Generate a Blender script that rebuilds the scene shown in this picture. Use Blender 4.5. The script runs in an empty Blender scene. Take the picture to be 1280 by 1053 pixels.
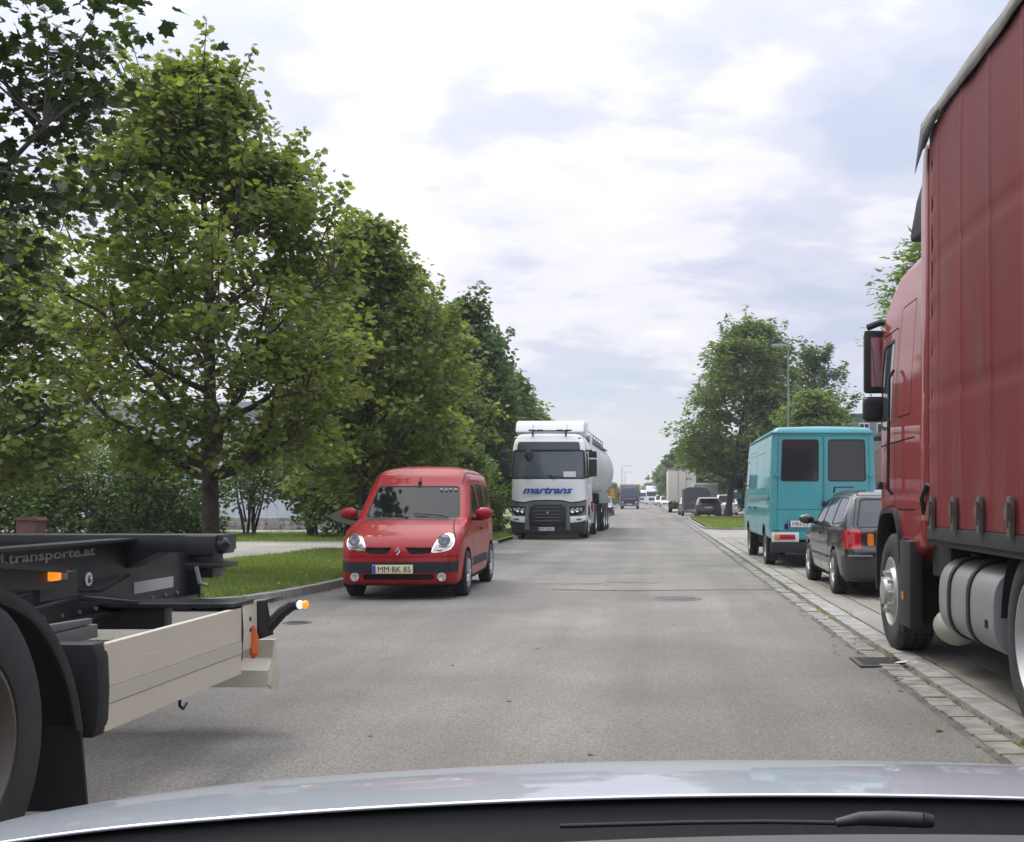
import bpy, bmesh, math, random
import numpy as np
from mathutils import Vector, Matrix, Euler
R = math.radians
sc = bpy.context.scene
COL = sc.collection
H0, F = 1.32, 1430.0      # eye height and focal length in photo pixels

# ---------------------------------------------------------------- camera, world, sun, exposure
cd = bpy.data.cameras.new('camera'); cam = bpy.data.objects.new('camera', cd); COL.objects.link(cam)
cam.location = (0, 0, H0); cam.rotation_euler = (R(90), 0, 0)
cd.sensor_width = 36; cd.lens = F/1280*36
cd.shift_x = (640-815)/1280; cd.shift_y = (623-526.5)/1280
cd.clip_start = 0.05; cd.clip_end = 3000
sc.camera = cam
sc.view_settings.view_transform = 'Standard'; sc.view_settings.look = 'None'
sc.view_settings.exposure = 0.0; sc.view_settings.gamma = 1

SUN_EL, SUN_AZ = R(52), R(-38)          # azimuth measured from +Y towards +X
w = bpy.data.worlds.new('World'); sc.world = w; w.use_nodes = True
nt = w.node_tree; N = nt.nodes; L = nt.links; N.clear()
out = N.new('ShaderNodeOutputWorld'); bg = N.new('ShaderNodeBackground')
sky = N.new('ShaderNodeTexSky'); sky.sky_type = 'NISHITA'; sky.sun_disc = False
sky.sun_elevation = SUN_EL; sky.sun_rotation = SUN_AZ; sky.air_density = 1.2; sky.dust_density = 2.0
def wmath(op, a, b=None, c=None):
    m = N.new('ShaderNodeMath'); m.operation = op
    for i, v in enumerate((a, b, c)):
        if v is None: continue
        if isinstance(v, (int, float)): m.inputs[i].default_value = v
        else: L.new(v, m.inputs[i])
    return m.outputs[0]
tc = N.new('ShaderNodeTexCoord'); sep = N.new('ShaderNodeSeparateXYZ'); L.new(tc.outputs['Generated'], sep.inputs[0])
dz = wmath('MAXIMUM', sep.outputs[2], 0.0); den = wmath('ADD', dz, 0.16)
cx = wmath('DIVIDE', sep.outputs[0], den); cy = wmath('DIVIDE', sep.outputs[1], den)
cmb = N.new('ShaderNodeCombineXYZ'); L.new(cx, cmb.inputs[0]); L.new(cy, cmb.inputs[1]); cmb.inputs[2].default_value = 4.3
def wnoise(scale, detail, rough, dist=0.0, sy=1.0, off=0.0):
    mp = N.new('ShaderNodeMapping'); L.new(cmb.outputs[0], mp.inputs[0])
    mp.inputs['Scale'].default_value = (scale, scale*sy, 1); mp.inputs['Location'].default_value = (off, off*1.7, 0)
    mp.inputs['Rotation'].default_value = (0, 0, R(-28))
    n = N.new('ShaderNodeTexNoise'); n.inputs['Scale'].default_value = 1; n.inputs['Detail'].default_value = detail
    n.inputs['Roughness'].default_value = rough; n.inputs['Distortion'].default_value = dist
    L.new(mp.outputs[0], n.inputs[0]); return n.outputs[0]
def wramp(fac, stops):
    r = N.new('ShaderNodeValToRGB'); L.new(fac, r.inputs[0]); e = r.color_ramp.elements
    while len(e) < len(stops): e.new(0.5)
    for i, (p, c) in enumerate(stops): e[i].position = p; e[i].color = (*c, 1)
    r.color_ramp.interpolation = 'EASE'; return r.outputs[0]
def wmix(f, a, b, typ='MIX'):
    m = N.new('ShaderNodeMix'); m.data_type = 'RGBA'; m.blend_type = typ
    for i, v in ((0, f), (6, a), (7, b)):
        if isinstance(v, (int, float)): m.inputs[i].default_value = v
        elif isinstance(v, tuple): m.inputs[i].default_value = (*v, 1)
        else: L.new(v, m.inputs[i])
    return m.outputs[2]
n1 = wnoise(1.25, 6, 0.52, 0.4, 1.0); n2 = wnoise(3.4, 5, 0.52, 0.2, 1.15, 3.1); n3 = wnoise(0.42, 3, 0.5, 0.0, 1.0, 7.7)
dens = wmath('ADD', wmath('MULTIPLY', n1, 0.62), wmath('MULTIPLY', n2, 0.38))
# brighter towards the veiled sun, upper left
sv = Vector((math.sin(SUN_AZ)*math.cos(SUN_EL), math.cos(SUN_AZ)*math.cos(SUN_EL), math.sin(SUN_EL)))
dt = N.new('ShaderNodeVectorMath'); dt.operation = 'DOT_PRODUCT'; L.new(tc.outputs['Generated'], dt.inputs[0]); dt.inputs[1].default_value = sv
glow = wmath('POWER', wmath('MAXIMUM', dt.outputs['Value'], 0.0), 5.0)
fac = wmath('ADD', dens, wmath('ADD', wmath('MULTIPLY', glow, 0.25), wmath('MULTIPLY', wmath('SUBTRACT', n3, 0.5), 0.35)))
cloud = wramp(fac, [(0.44, (0.58, 0.64, 0.80)), (0.53, (0.69, 0.72, 0.86)), (0.61, (0.88, 0.88, 0.94)), (0.74, (1.06, 1.05, 1.04))])
blue = wmix(1.0, sky.outputs[0], (0.10, 0.10, 0.10), 'MULTIPLY')
blue = wmix(0.70, blue, (0.66, 0.82, 0.92))
cover = wramp(wmath('ADD', wmath('MULTIPLY', dz, 3.2), wmath('MULTIPLY', dens, 0.8)), [(0.42, (0.12,)*3), (0.86, (1,)*3)])
skyc = wmix(cover, blue, cloud)
hz = wramp(dz, [(0.0, (1,)*3), (0.05, (0.75,)*3), (0.10, (0.0,)*3)])
skyc = wmix(hz, skyc, (0.77, 0.78, 0.82))
gain = wmath('ADD', 1.0, wmath('ADD', wmath('MULTIPLY', glow, 0.55), wmath('MULTIPLY', wmath('POWER', dz, 3.0), 2.6)))
gm = N.new('ShaderNodeVectorMath'); gm.operation = 'SCALE'; L.new(skyc, gm.inputs[0]); L.new(gain, gm.inputs['Scale'])
L.new(gm.outputs[0], bg.inputs[0]); bg.inputs[1].default_value = 1.0
L.new(bg.outputs[0], out.inputs[0])

sl = bpy.data.lights.new('sun', 'SUN'); so = bpy.data.objects.new('sun', sl); COL.objects.link(so)
sl.energy = 1.5; sl.angle = R(18); sl.color = (1, 0.96, 0.9)
so.rotation_euler = (-sv).to_track_quat('-Z', 'Y').to_euler()

# ---------------------------------------------------------------- materials
MATS = {}
def mat(name, col, rough=0.5, metal=0.0, coat=0.0, var=0.0, vscale=3.0, bump=0.0, bscale=40.0, emit=0.0, dirt=0.0, spec=0.5, col2=None, streak=False):
    if name in MATS: return MATS[name]
    m = bpy.data.materials.new(name); m.use_nodes = True; MATS[name] = m
    t = m.node_tree; p = t.nodes['Principled BSDF']
    p.inputs['Base Color'].default_value = (*col, 1); p.inputs['Roughness'].default_value = rough
    p.inputs['Metallic'].default_value = metal; p.inputs['Coat Weight'].default_value = coat; p.inputs['Coat Roughness'].default_value = 0.04
    p.inputs['Specular IOR Level'].default_value = spec
    if emit: p.inputs['Emission Color'].default_value = (*col, 1); p.inputs['Emission Strength'].default_value = emit
    co = t.nodes.new('ShaderNodeTexCoord')
    def noise(s, d=5):
        n = t.nodes.new('ShaderNodeTexNoise'); n.inputs['Scale'].default_value = s; n.inputs['Detail'].default_value = d; src = co.outputs['Object']
        if streak: k = t.nodes.new('ShaderNodeMapping'); k.inputs['Scale'].default_value = (1.6, 1.6, .28); t.links.new(src, k.inputs[0]); src = k.outputs[0]
        t.links.new(src, n.inputs[0]); return n.outputs[0]
    if var or col2:
        r = t.nodes.new('ShaderNodeValToRGB'); t.links.new(noise(vscale), r.inputs[0])
        lo = tuple(c*(1-var) for c in col); hi = col2 if col2 else tuple(min(1, c*(1+var)) for c in col)
        r.color_ramp.elements[0].position = 0.35; r.color_ramp.elements[1].position = 0.65
        r.color_ramp.elements[0].color = (*lo, 1); r.color_ramp.elements[1].color = (*hi, 1)
        t.links.new(r.outputs[0], p.inputs['Base Color'])
        last = r.outputs[0]
    else: last = None
    if dirt:
        r = t.nodes.new('ShaderNodeValToRGB'); t.links.new(noise(2.3, 8), r.inputs[0])
        r.color_ramp.elements[0].position = 0.45; r.color_ramp.elements[1].position = 0.8
        r.color_ramp.elements[0].color = (0, 0, 0, 1); r.color_ramp.elements[1].color = (dirt, dirt, dirt, 1)
        mx = t.nodes.new('ShaderNodeMix'); mx.data_type = 'RGBA'; t.links.new(r.outputs[0], mx.inputs[0])
        if last: t.links.new(last, mx.inputs[6])
        else: mx.inputs[6].default_value = (*col, 1)
        mx.inputs[7].default_value = (0.16, 0.14, 0.12, 1); t.links.new(mx.outputs[2], p.inputs['Base Color'])
        rr = t.nodes.new('ShaderNodeMath'); rr.operation = 'MULTIPLY_ADD'; t.links.new(r.outputs[0], rr.inputs[0]); rr.inputs[1].default_value = 0.5; rr.inputs[2].default_value = rough
        t.links.new(rr.outputs[0], p.inputs['Roughness'])
    if bump:
        b = t.nodes.new('ShaderNodeBump'); b.inputs['Strength'].default_value = bump; b.inputs['Distance'].default_value = 0.02
        t.links.new(noise(bscale), b.inputs['Height']); t.links.new(b.outputs[0], p.inputs['Normal'])
    return m
def leafmat(name, stops, trans=0.35):
    m = bpy.data.materials.new(name); m.use_nodes = True; MATS[name] = m
    t = m.node_tree; t.nodes.clear()
    g = t.nodes.new('ShaderNodeNewGeometry'); r = t.nodes.new('ShaderNodeValToRGB'); t.links.new(g.outputs['Random Per Island'], r.inputs[0])
    e = r.color_ramp.elements
    while len(e) < len(stops): e.new(0.5)
    for i, (p, c) in enumerate(stops): e[i].position = p; e[i].color = (*c, 1)
    d = t.nodes.new('ShaderNodeBsdfPrincipled'); d.inputs['Roughness'].default_value = 0.5; d.inputs['Specular IOR Level'].default_value = 0.35
    tr = t.nodes.new('ShaderNodeBsdfTranslucent'); o = t.nodes.new('ShaderNodeOutputMaterial'); mx = t.nodes.new('ShaderNodeMixShader')
    t.links.new(r.outputs[0], d.inputs['Base Color'])
    yl = t.nodes.new('ShaderNodeMix'); yl.data_type = 'RGBA'; yl.blend_type = 'MULTIPLY'; yl.inputs[0].default_value = 1
    t.links.new(r.outputs[0], yl.inputs[6]); yl.inputs[7].default_value = (1.4, 1.5, 0.6, 1); t.links.new(yl.outputs[2], tr.inputs[0])
    mx.inputs[0].default_value = trans; t.links.new(d.outputs[0], mx.inputs[1]); t.links.new(tr.outputs[0], mx.inputs[2]); t.links.new(mx.outputs[0], o.inputs[0])
    return m

M_RED = mat('red_paint', (0.32, 0.006, 0.010), 0.42, 0, 0.4, dirt=0.10, spec=0.2)
M_BLK = mat('black_plastic', (0.015, 0.016, 0.018), 0.6, bump=0.05)
M_GLASS = mat('dark_glass', (0.008, 0.010, 0.011), 0.04, 0, 0, spec=0.26)
M_SEAM = mat('panel_gap', (0.008, 0.008, 0.008), 0.9)
M_TYRE = mat('tyre_rubber', (0.028, 0.028, 0.029), 0.85, var=0.2, vscale=8, dirt=0.25)
M_RIM = mat('wheel_silver', (0.50, 0.51, 0.52), 0.35, 0.7, dirt=0.3)
M_CHROME = mat('chrome', (0.8, 0.8, 0.8), 0.12, 1.0)
M_LAMP = mat('lamp_glass', (0.62, 0.64, 0.65), 0.12, 0.55, 1.0)
M_LAMPIN = mat('lamp_reflector', (0.42, 0.43, 0.45), 0.22, 0.6)
M_WHITE = mat('white_paint', (0.78, 0.79, 0.79), 0.35, 0, 0.6, dirt=0.10)
M_DGREY = mat('dark_grey_plastic', (0.085, 0.09, 0.095), 0.5)
M_PLATE = mat('plate_cream', (0.80, 0.72, 0.48), 0.4)
M_PLATEW = mat('plate_white', (0.75, 0.76, 0.76), 0.4)
M_PBLUE = mat('plate_blue', (0.02, 0.08, 0.45), 0.4)
M_INK = mat('plate_ink', (0.01, 0.01, 0.012), 0.5)
M_TAIL = mat('tail_lamp_red', (0.42, 0.008, 0.014), 0.15, 0, 1.0)
M_AMBER = mat('amber_lens', (0.75, 0.20, 0.02), 0.2, 0, 1.0)
M_STEEL = mat('worn_steel', (0.33, 0.33, 0.32), 0.5, 0.6, dirt=0.4)

# ---------------------------------------------------------------- object helpers
def tag(o, label=None, cat=None, group=None, kind=None):
    if label: o['label'] = label
    if cat: o['category'] = cat
    if group: o['group'] = group
    if kind: o['kind'] = kind
    return o
def thing(name, label, cat, loc=(0, 0, 0), rz=0.0, group=None):
    o = bpy.data.objects.new(name, None); COL.objects.link(o); o.empty_display_size = 0.3
    o.location = loc; o.rotation_euler = (0, 0, rz); return tag(o, label, cat, group)
def link(name, me, m, parent=None):
    o = bpy.data.objects.new(name, me); COL.objects.link(o)
    if m is not None and len(me.materials) == 0: me.materials.append(m)
    if parent is not None: o.parent = parent
    return o
def kids(o): return [c for c in bpy.data.objects if c.parent is o]
def copy_tree(o, parent=None):
    c = o.copy(); COL.objects.link(c)
    if parent is not None: c.parent = parent
    for ch in kids(o): copy_tree(ch, c)
    return c
class MB:
    def __init__(s): s.v = []; s.f = []
    def add(s, v, f):
        b = len(s.v); s.v += [tuple(p) for p in v]; s.f += [tuple(i+b for i in q) for q in f]; return s
    def box(s, x0, x1, y0, y1, z0, z1, M=None):
        v = [Vector((x, y, z)) for x in (x0, x1) for y in (y0, y1) for z in (z0, z1)]
        if M is not None: v = [M @ p for p in v]
        return s.add(v, [(0, 1, 3, 2), (4, 6, 7, 5), (0, 4, 5, 1), (2, 3, 7, 6), (0, 2, 6, 4), (1, 5, 7, 3)])
    def tube(s, pts, rad, n=8, cap=True):
        pts = [Vector(p) for p in pts]; m = len(pts)
        if not isinstance(rad, (list, tuple)): rad = [rad]*m
        v = []; f = []; up = None
        for i, p in enumerate(pts):
            d = (pts[min(i+1, m-1)]-pts[max(i-1, 0)]).normalized()
            a = Vector((0, 0, 1)) if abs(d.z) < 0.95 else Vector((1, 0, 0))
            if up is None: up = (a - d*a.dot(d)).normalized()
            else:
                up = up - d*up.dot(d); up = up.normalized() if up.length > 1e-6 else (a - d*a.dot(d)).normalized()
            sd = d.cross(up)
            for k in range(n):
                t = 2*math.pi*k/n; v.append(p + (up*math.cos(t)+sd*math.sin(t))*rad[i])
        for i in range(m-1):
            for k in range(n): f.append((i*n+k, i*n+(k+1) % n, (i+1)*n+(k+1) % n, (i+1)*n+k))
        if cap: f.append(tuple(range(n-1, -1, -1))); f.append(tuple(range((m-1)*n, m*n)))
        return s.add(v, f)
    def prism(s, poly, axis, a, b):     # poly in the plane normal to axis
        def P(u, w_, t): return {'x': (t, u, w_), 'y': (u, t, w_), 'z': (u, w_, t)}[axis]
        n = len(poly); v = [P(u, w_, a) for u, w_ in poly]+[P(u, w_, b) for u, w_ in poly]
        f = [tuple(range(n-1, -1, -1)), tuple(range(n, 2*n))]+[(i, (i+1) % n, n+(i+1) % n, n+i) for i in range(n)]
        return s.add(v, f)
    def lathe(s, prof, c, axis='x', n=32, closed=False):   # prof: (t along axis, r)
        v = []; f = []; m = len(prof)
        for t, r in prof:
            for k in range(n):
                a = 2*math.pi*k/n; u, w_ = r*math.cos(a), r*math.sin(a)
                v.append({'x': (c[0]+t, c[1]+u, c[2]+w_), 'y': (c[0]+u, c[1]+t, c[2]+w_), 'z': (c[0]+u, c[1]+w_, c[2]+t)}[axis])
        for i in range(m-1+(1 if closed else 0)):
            j = (i+1) % m
            for k in range(n): f.append((i*n+k, i*n+(k+1) % n, j*n+(k+1) % n, j*n+k))
        return s.add(v, f)
    def ball(s, c, r, nu=16, nv=10):
        rx, ry, rz = r if isinstance(r, (tuple, list)) else (r, r, r); v = []; f = []
        for i in range(nv+1):
            p = math.pi*i/nv
            for k in range(nu):
                a = 2*math.pi*k/nu; v.append((c[0]+rx*math.sin(p)*math.cos(a), c[1]+ry*math.sin(p)*math.sin(a), c[2]+rz*math.cos(p)))
        for i in range(nv):
            for k in range(nu): f.append((i*nu+k, (i+1)*nu+k, (i+1)*nu+(k+1) % nu, i*nu+(k+1) % nu))
        return s.add(v, f)
    def build(s, name, m, parent=None, bevel=0.0, seg=2, ang=35, weld=True):
        bm = bmesh.new(); vs = [bm.verts.new(p) for p in s.v]
        for q in s.f:
            if len(set(q)) < 3: continue
            try: bm.faces.new([vs[i] for i in q])
            except ValueError: pass
        if weld: bmesh.ops.remove_doubles(bm, verts=bm.verts, dist=1e-5)
        bmesh.ops.recalc_face_normals(bm, faces=bm.faces)
        if bevel:
            ed = [e for e in bm.edges if len(e.link_faces) == 2 and e.calc_face_angle(0) > R(40)]
            bmesh.ops.bevel(bm, geom=ed, offset=bevel, segments=seg, profile=0.6, affect='EDGES', clamp_overlap=True)
        me = bpy.data.meshes.new(name); bm.to_mesh(me); bm.free()
        for p in me.polygons: p.use_smooth = True
        me.set_sharp_from_angle(angle=R(ang))
        return link(name, me, m, parent)
def fast_mesh(name, co, faces_n, m, parent=None, smooth=False):
    """co: (K*n,3) verts, every n in a row is one face"""
    n = faces_n; K = len(co)//n
    me = bpy.data.meshes.new(name); me.vertices.add(len(co)); me.vertices.foreach_set('co', np.asarray(co, dtype=np.float32).ravel())
    me.loops.add(len(co)); me.loops.foreach_set('vertex_index', np.arange(len(co), dtype=np.int32))
    me.polygons.add(K); me.polygons.foreach_set('loop_start', np.arange(0, len(co), n, dtype=np.int32))
    me.update(calc_edges=True); return link(name, me, m, parent)
def text(s, size, m, parent, loc, rot, name='lettering', shear=0.0, bold=0.0, fitw=None, ext=0.002, fith=None):
    c = bpy.data.curves.new(name, 'FONT'); c.body = s; c.size = size; c.extrude = ext; c.shear = shear; c.offset = bold
    c.align_x = 'CENTER'; c.align_y = 'CENTER'; c.resolution_u = 3
    o = bpy.data.objects.new(name, c); COL.objects.link(o)
    me = bpy.data.meshes.new_from_object(o.evaluated_get(bpy.context.evaluated_depsgraph_get())); bpy.data.objects.remove(o)
    a = np.empty(len(me.vertices)*3); me.vertices.foreach_get('co', a); a = a.reshape(-1, 3)
    if fitw: a[:, 0] *= fitw/(a[:, 0].max()-a[:, 0].min())
    if fith: a[:, 1] *= fith/(a[:, 1].max()-a[:, 1].min())
    a[:, :2] -= (a[:, :2].max(0)+a[:, :2].min(0))/2
    me.vertices.foreach_set('co', a.ravel()); me.transform(Matrix.Translation(loc) @ Euler(rot).to_matrix().to_4x4()); me.name = name
    me.materials.clear(); return link(name, me, m, parent)

# ---------------------------------------------------------------- bodies from three silhouettes
def psdf(poly, a, b):
    P = np.array(poly, float); n = len(P); d = np.full(a.shape, 1e18); s = np.ones(a.shape)
    for i in range(n):
        p = P[i]; q = P[i-1]; ex, ey = q[0]-p[0], q[1]-p[1]; wx, wy = a-p[0], b-p[1]
        t = np.clip((wx*ex+wy*ey)/(ex*ex+ey*ey+1e-12), 0, 1); bx, by = wx-ex*t, wy-ey*t
        d = np.minimum(d, bx*bx+by*by)
        c1 = b >= p[1]; c2 = b < q[1]; c3 = ex*wy > ey*wx
        s = np.where((c1 & c2 & c3) | (~c1 & ~c2 & ~c3), -s, s)
    return s*np.sqrt(d)
def smax(a, b, k):
    h = np.maximum(k-np.abs(a-b), 0)/k; return np.maximum(a, b)+h*h*k*0.25
def sym(pts): return [(x, z) for x, z in pts]+[(-x, z) for x, z in reversed(pts) if abs(x) > 1e-6]
def body(side, plan, front, k=0.1, bend=(0.1, 0.05), core=None, step=0.035):
    """side (y,z), plan (x,y) and front (x,z) silhouettes, smoothly intersected"""
    S = np.array(side); Fp = np.array(front); y0, z0 = S.min(0); y1, z1 = S.max(0); xm = abs(Fp[:, 0]).max()
    lo = np.array([-xm, y0, z0])-0.05; hi = np.array([xm, y1, z1])+0.05; n = np.maximum(((hi-lo)/step).astype(int), 2)
    idx = {}; V = []; Fc = []
    def vid(i, j, l):
        key = (i, j, l)
        if key not in idx: idx[key] = len(V); V.append(key)
        return idx[key]
    nx, ny, nz = n
    for j in range(ny):
        for l in range(nz):
            Fc.append((vid(0, j, l), vid(0, j, l+1), vid(0, j+1, l+1), vid(0, j+1, l)))
            Fc.append((vid(nx, j, l), vid(nx, j+1, l), vid(nx, j+1, l+1), vid(nx, j, l+1)))
    for i in range(nx):
        for l in range(nz):
            Fc.append((vid(i, 0, l), vid(i+1, 0, l), vid(i+1, 0, l+1), vid(i, 0, l+1)))
            Fc.append((vid(i, ny, l), vid(i, ny, l+1), vid(i+1, ny, l+1), vid(i+1, ny, l)))
    for i in range(nx):
        for j in range(ny):
            Fc.append((vid(i, j, 0), vid(i, j+1, 0), vid(i+1, j+1, 0), vid(i+1, j, 0)))
            Fc.append((vid(i, j, nz), vid(i+1, j, nz), vid(i+1, j+1, nz), vid(i, j+1, nz)))
    A = lo + np.array(V, float)/n*(hi-lo)
    cx_, cy0, cy1, cz0, cz1 = core
    C = np.stack([np.clip(A[:, 0], -cx_, cx_), np.clip(A[:, 1], cy0, cy1), np.clip(A[:, 2], cz0, cz1)], 1)
    def f(P):
        x, y, z = P[:, 0], P[:, 1], P[:, 2]
        t = (y-y0)/(y1-y0); c = bend[0]*(1-t)-bend[1]*t
        d = psdf(side, y-c*x*x, z); d = smax(d, psdf(plan, x, y), k); return smax(d, psdf(front, x, z), k)
    a = np.zeros(len(A)); b = np.ones(len(A))
    for _ in range(18):
        m = (a+b)/2; inside = f(C+(A-C)*m[:, None]) < 0; a = np.where(inside, m, a); b = np.where(inside, b, m)
    P = C+(A-C)*a[:, None]
    bm = bmesh.new(); vs = [bm.verts.new(p) for p in P]
    for q in Fc: bm.faces.new([vs[i] for i in q])
    bm.normal_update(); return bm
def inpoly(poly, a, b):
    c = False; n = len(poly); j = n-1
    for i in range(n):
        xi, yi = poly[i]; xj, yj = poly[j]
        if (yi > b) != (yj > b) and a < (xj-xi)*(b-yi)/(yj-yi)+xi: c = not c
        j = i
    return c
AX = {'x': (1, 2), 'y': (0, 2), 'z': (0, 1)}
def cut(bm, poly, axis, ok, tagid):
    """cut the outline `poly` through the shell along `axis`; faces inside it and passing ok(centre, normal) get tagid"""
    ia, ib = AX[axis]; mn = (min(p[0] for p in poly), min(p[1] for p in poly)); mx = (max(p[0] for p in poly), max(p[1] for p in poly)); g = 0.03
    n = len(poly)
    def near():
        r = []
        for f in bm.faces:
            hit = False; a0 = b0 = 1e9; a1 = b1 = -1e9
            for v in f.verts:
                a, b = v.co[ia], v.co[ib]; a0 = min(a0, a); a1 = max(a1, a); b0 = min(b0, b); b1 = max(b1, b)
            if a1 > mn[0]-g*0 and a0 < mx[0] and b1 > mn[1] and b0 < mx[1] and ok(f.calc_center_median(), f.normal): r.append(f)
        return r
    sel = near()
    for i in range(n):
        p, q = poly[i], poly[(i+1) % n]; co = [0, 0, 0]; no = [0, 0, 0]
        co[ia], co[ib] = p; no[ia], no[ib] = q[1]-p[1], -(q[0]-p[0])
        # only faces near this edge
        e0 = (min(p[0], q[0])-g, min(p[1], q[1])-g); e1 = (max(p[0], q[0])+g, max(p[1], q[1])+g); S = []
        for f in sel:
            if not f.is_valid: continue
            a0 = b0 = 1e9; a1 = b1 = -1e9
            for v in f.verts:
                a, b = v.co[ia], v.co[ib]; a0 = min(a0, a); a1 = max(a1, a); b0 = min(b0, b); b1 = max(b1, b)
            if a1 > e0[0] and a0 < e1[0] and b1 > e0[1] and b0 < e1[1]: S.append(f)
        if not S: continue
        es = set(e for f in S for e in f.edges); vv = set(v for f in S for v in f.verts)
        r = bmesh.ops.bisect_plane(bm, geom=list(vv)+list(es)+S, dist=1e-6, plane_co=co, plane_no=no)
        new = [x for x in r['geom'] if isinstance(x, bmesh.types.BMFace)]
        sel = list(set([f for f in sel if f.is_valid]+new))
    for f in sel:
        if f.is_valid and tagid is not None:
            c = f.calc_center_median()
            if inpoly(poly, c[ia], c[ib]) and ok(c, f.normal): f.material_index = tagid
    return [f for f in sel if f.is_valid]
def rpoly(pts, r, seg=4):
    out_ = []; n = len(pts)
    for i in range(n):
        p = Vector(pts[i]); a = Vector(pts[i-1])-p; b = Vector(pts[(i+1) % n])-p
        rr = min(r, a.length*0.45, b.length*0.45); s0 = p+a.normalized()*rr; s1 = p+b.normalized()*rr
        for k in range(seg+1):
            t = k/seg; q = s0*(1-t)**2+p*2*t*(1-t)+s1*t*t; out_.append((q.x, q.y))
    return out_
def inset(poly, d):
    n = len(poly); A = sum(poly[i][0]*poly[(i+1) % n][1]-poly[(i+1) % n][0]*poly[i][1] for i in range(n)); s = 1 if A > 0 else -1; o = []
    for i in range(n):
        p = Vector(poly[i]); e1 = (p-Vector(poly[i-1])).normalized(); e2 = (Vector(poly[(i+1) % n])-p).normalized()
        n1 = Vector((-e1.y, e1.x))*s; n2 = Vector((-e2.y, e2.x))*s; b = (n1+n2)
        if b.length < 1e-6: b = n1
        b = b.normalized(); o.append(tuple(p+b*d/max(0.4, b.dot(n1))))
    return o
def circ(c, r, n=24, a0=0, a1=360): return [(c[0]+r*math.cos(R(a0+(a1-a0)*k/n)), c[1]+r*math.sin(R(a0+(a1-a0)*k/n))) for k in range(n if a1-a0 == 360 else n+1)]
def flipx(poly): return [(-a, b) for a, b in poly]
def split(bm, parts, parent, push=None):
    """parts: {tagid: (name, material)}; tag 99 is removed. Returns objects, loose regions of one tag stay one object unless the name is repeated via callable"""
    res = {}; push = push or {}
    for t, (name, m) in parts.items():
        b2 = bm.copy(); bmesh.ops.delete(b2, geom=[f for f in b2.faces if f.material_index != t], context='FACES')
        # separate pieces
        islands = []
        if t == 0: islands = [None]
        else:
            seen = set()
            for f in b2.faces:
                if f.index in seen: continue
                pass
            b2.faces.index_update(); b2.faces.ensure_lookup_table(); seen = set()
            for f in b2.faces:
                if f.index in seen: continue
                st = [f]; isl = set(); seen.add(f.index)
                while st:
                    g = st.pop(); isl.add(g.index)
                    for e in g.edges:
                        for h in e.link_faces:
                            if h.index not in seen: seen.add(h.index); st.append(h)
                islands.append(isl)
        for isl in islands:
            b3 = b2.copy() if isl is not None else b2
            if isl is not None:
                b3.faces.ensure_lookup_table()
                bmesh.ops.delete(b3, geom=[f for f in b3.faces if f.index not in isl], context='FACES')
            if len(b3.faces) == 0: continue
            ar = sum(f.calc_area() for f in b3.faces)
            if isl is not None and ar < 4e-4: b3.free(); continue
            if push.get(t):
                b3.normal_update()
                for v in b3.verts: v.co = v.co+v.normal*push[t]
            for f in b3.faces: f.smooth = True; f.material_index = 0
            me = bpy.data.meshes.new(name); b3.to_mesh(me); me.set_sharp_from_angle(angle=R(50))
            res.setdefault(name, []).append(link(name, me, m, parent))
            if isl is not None: b3.free()
        b2.free()
    bm.free(); return res

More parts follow.
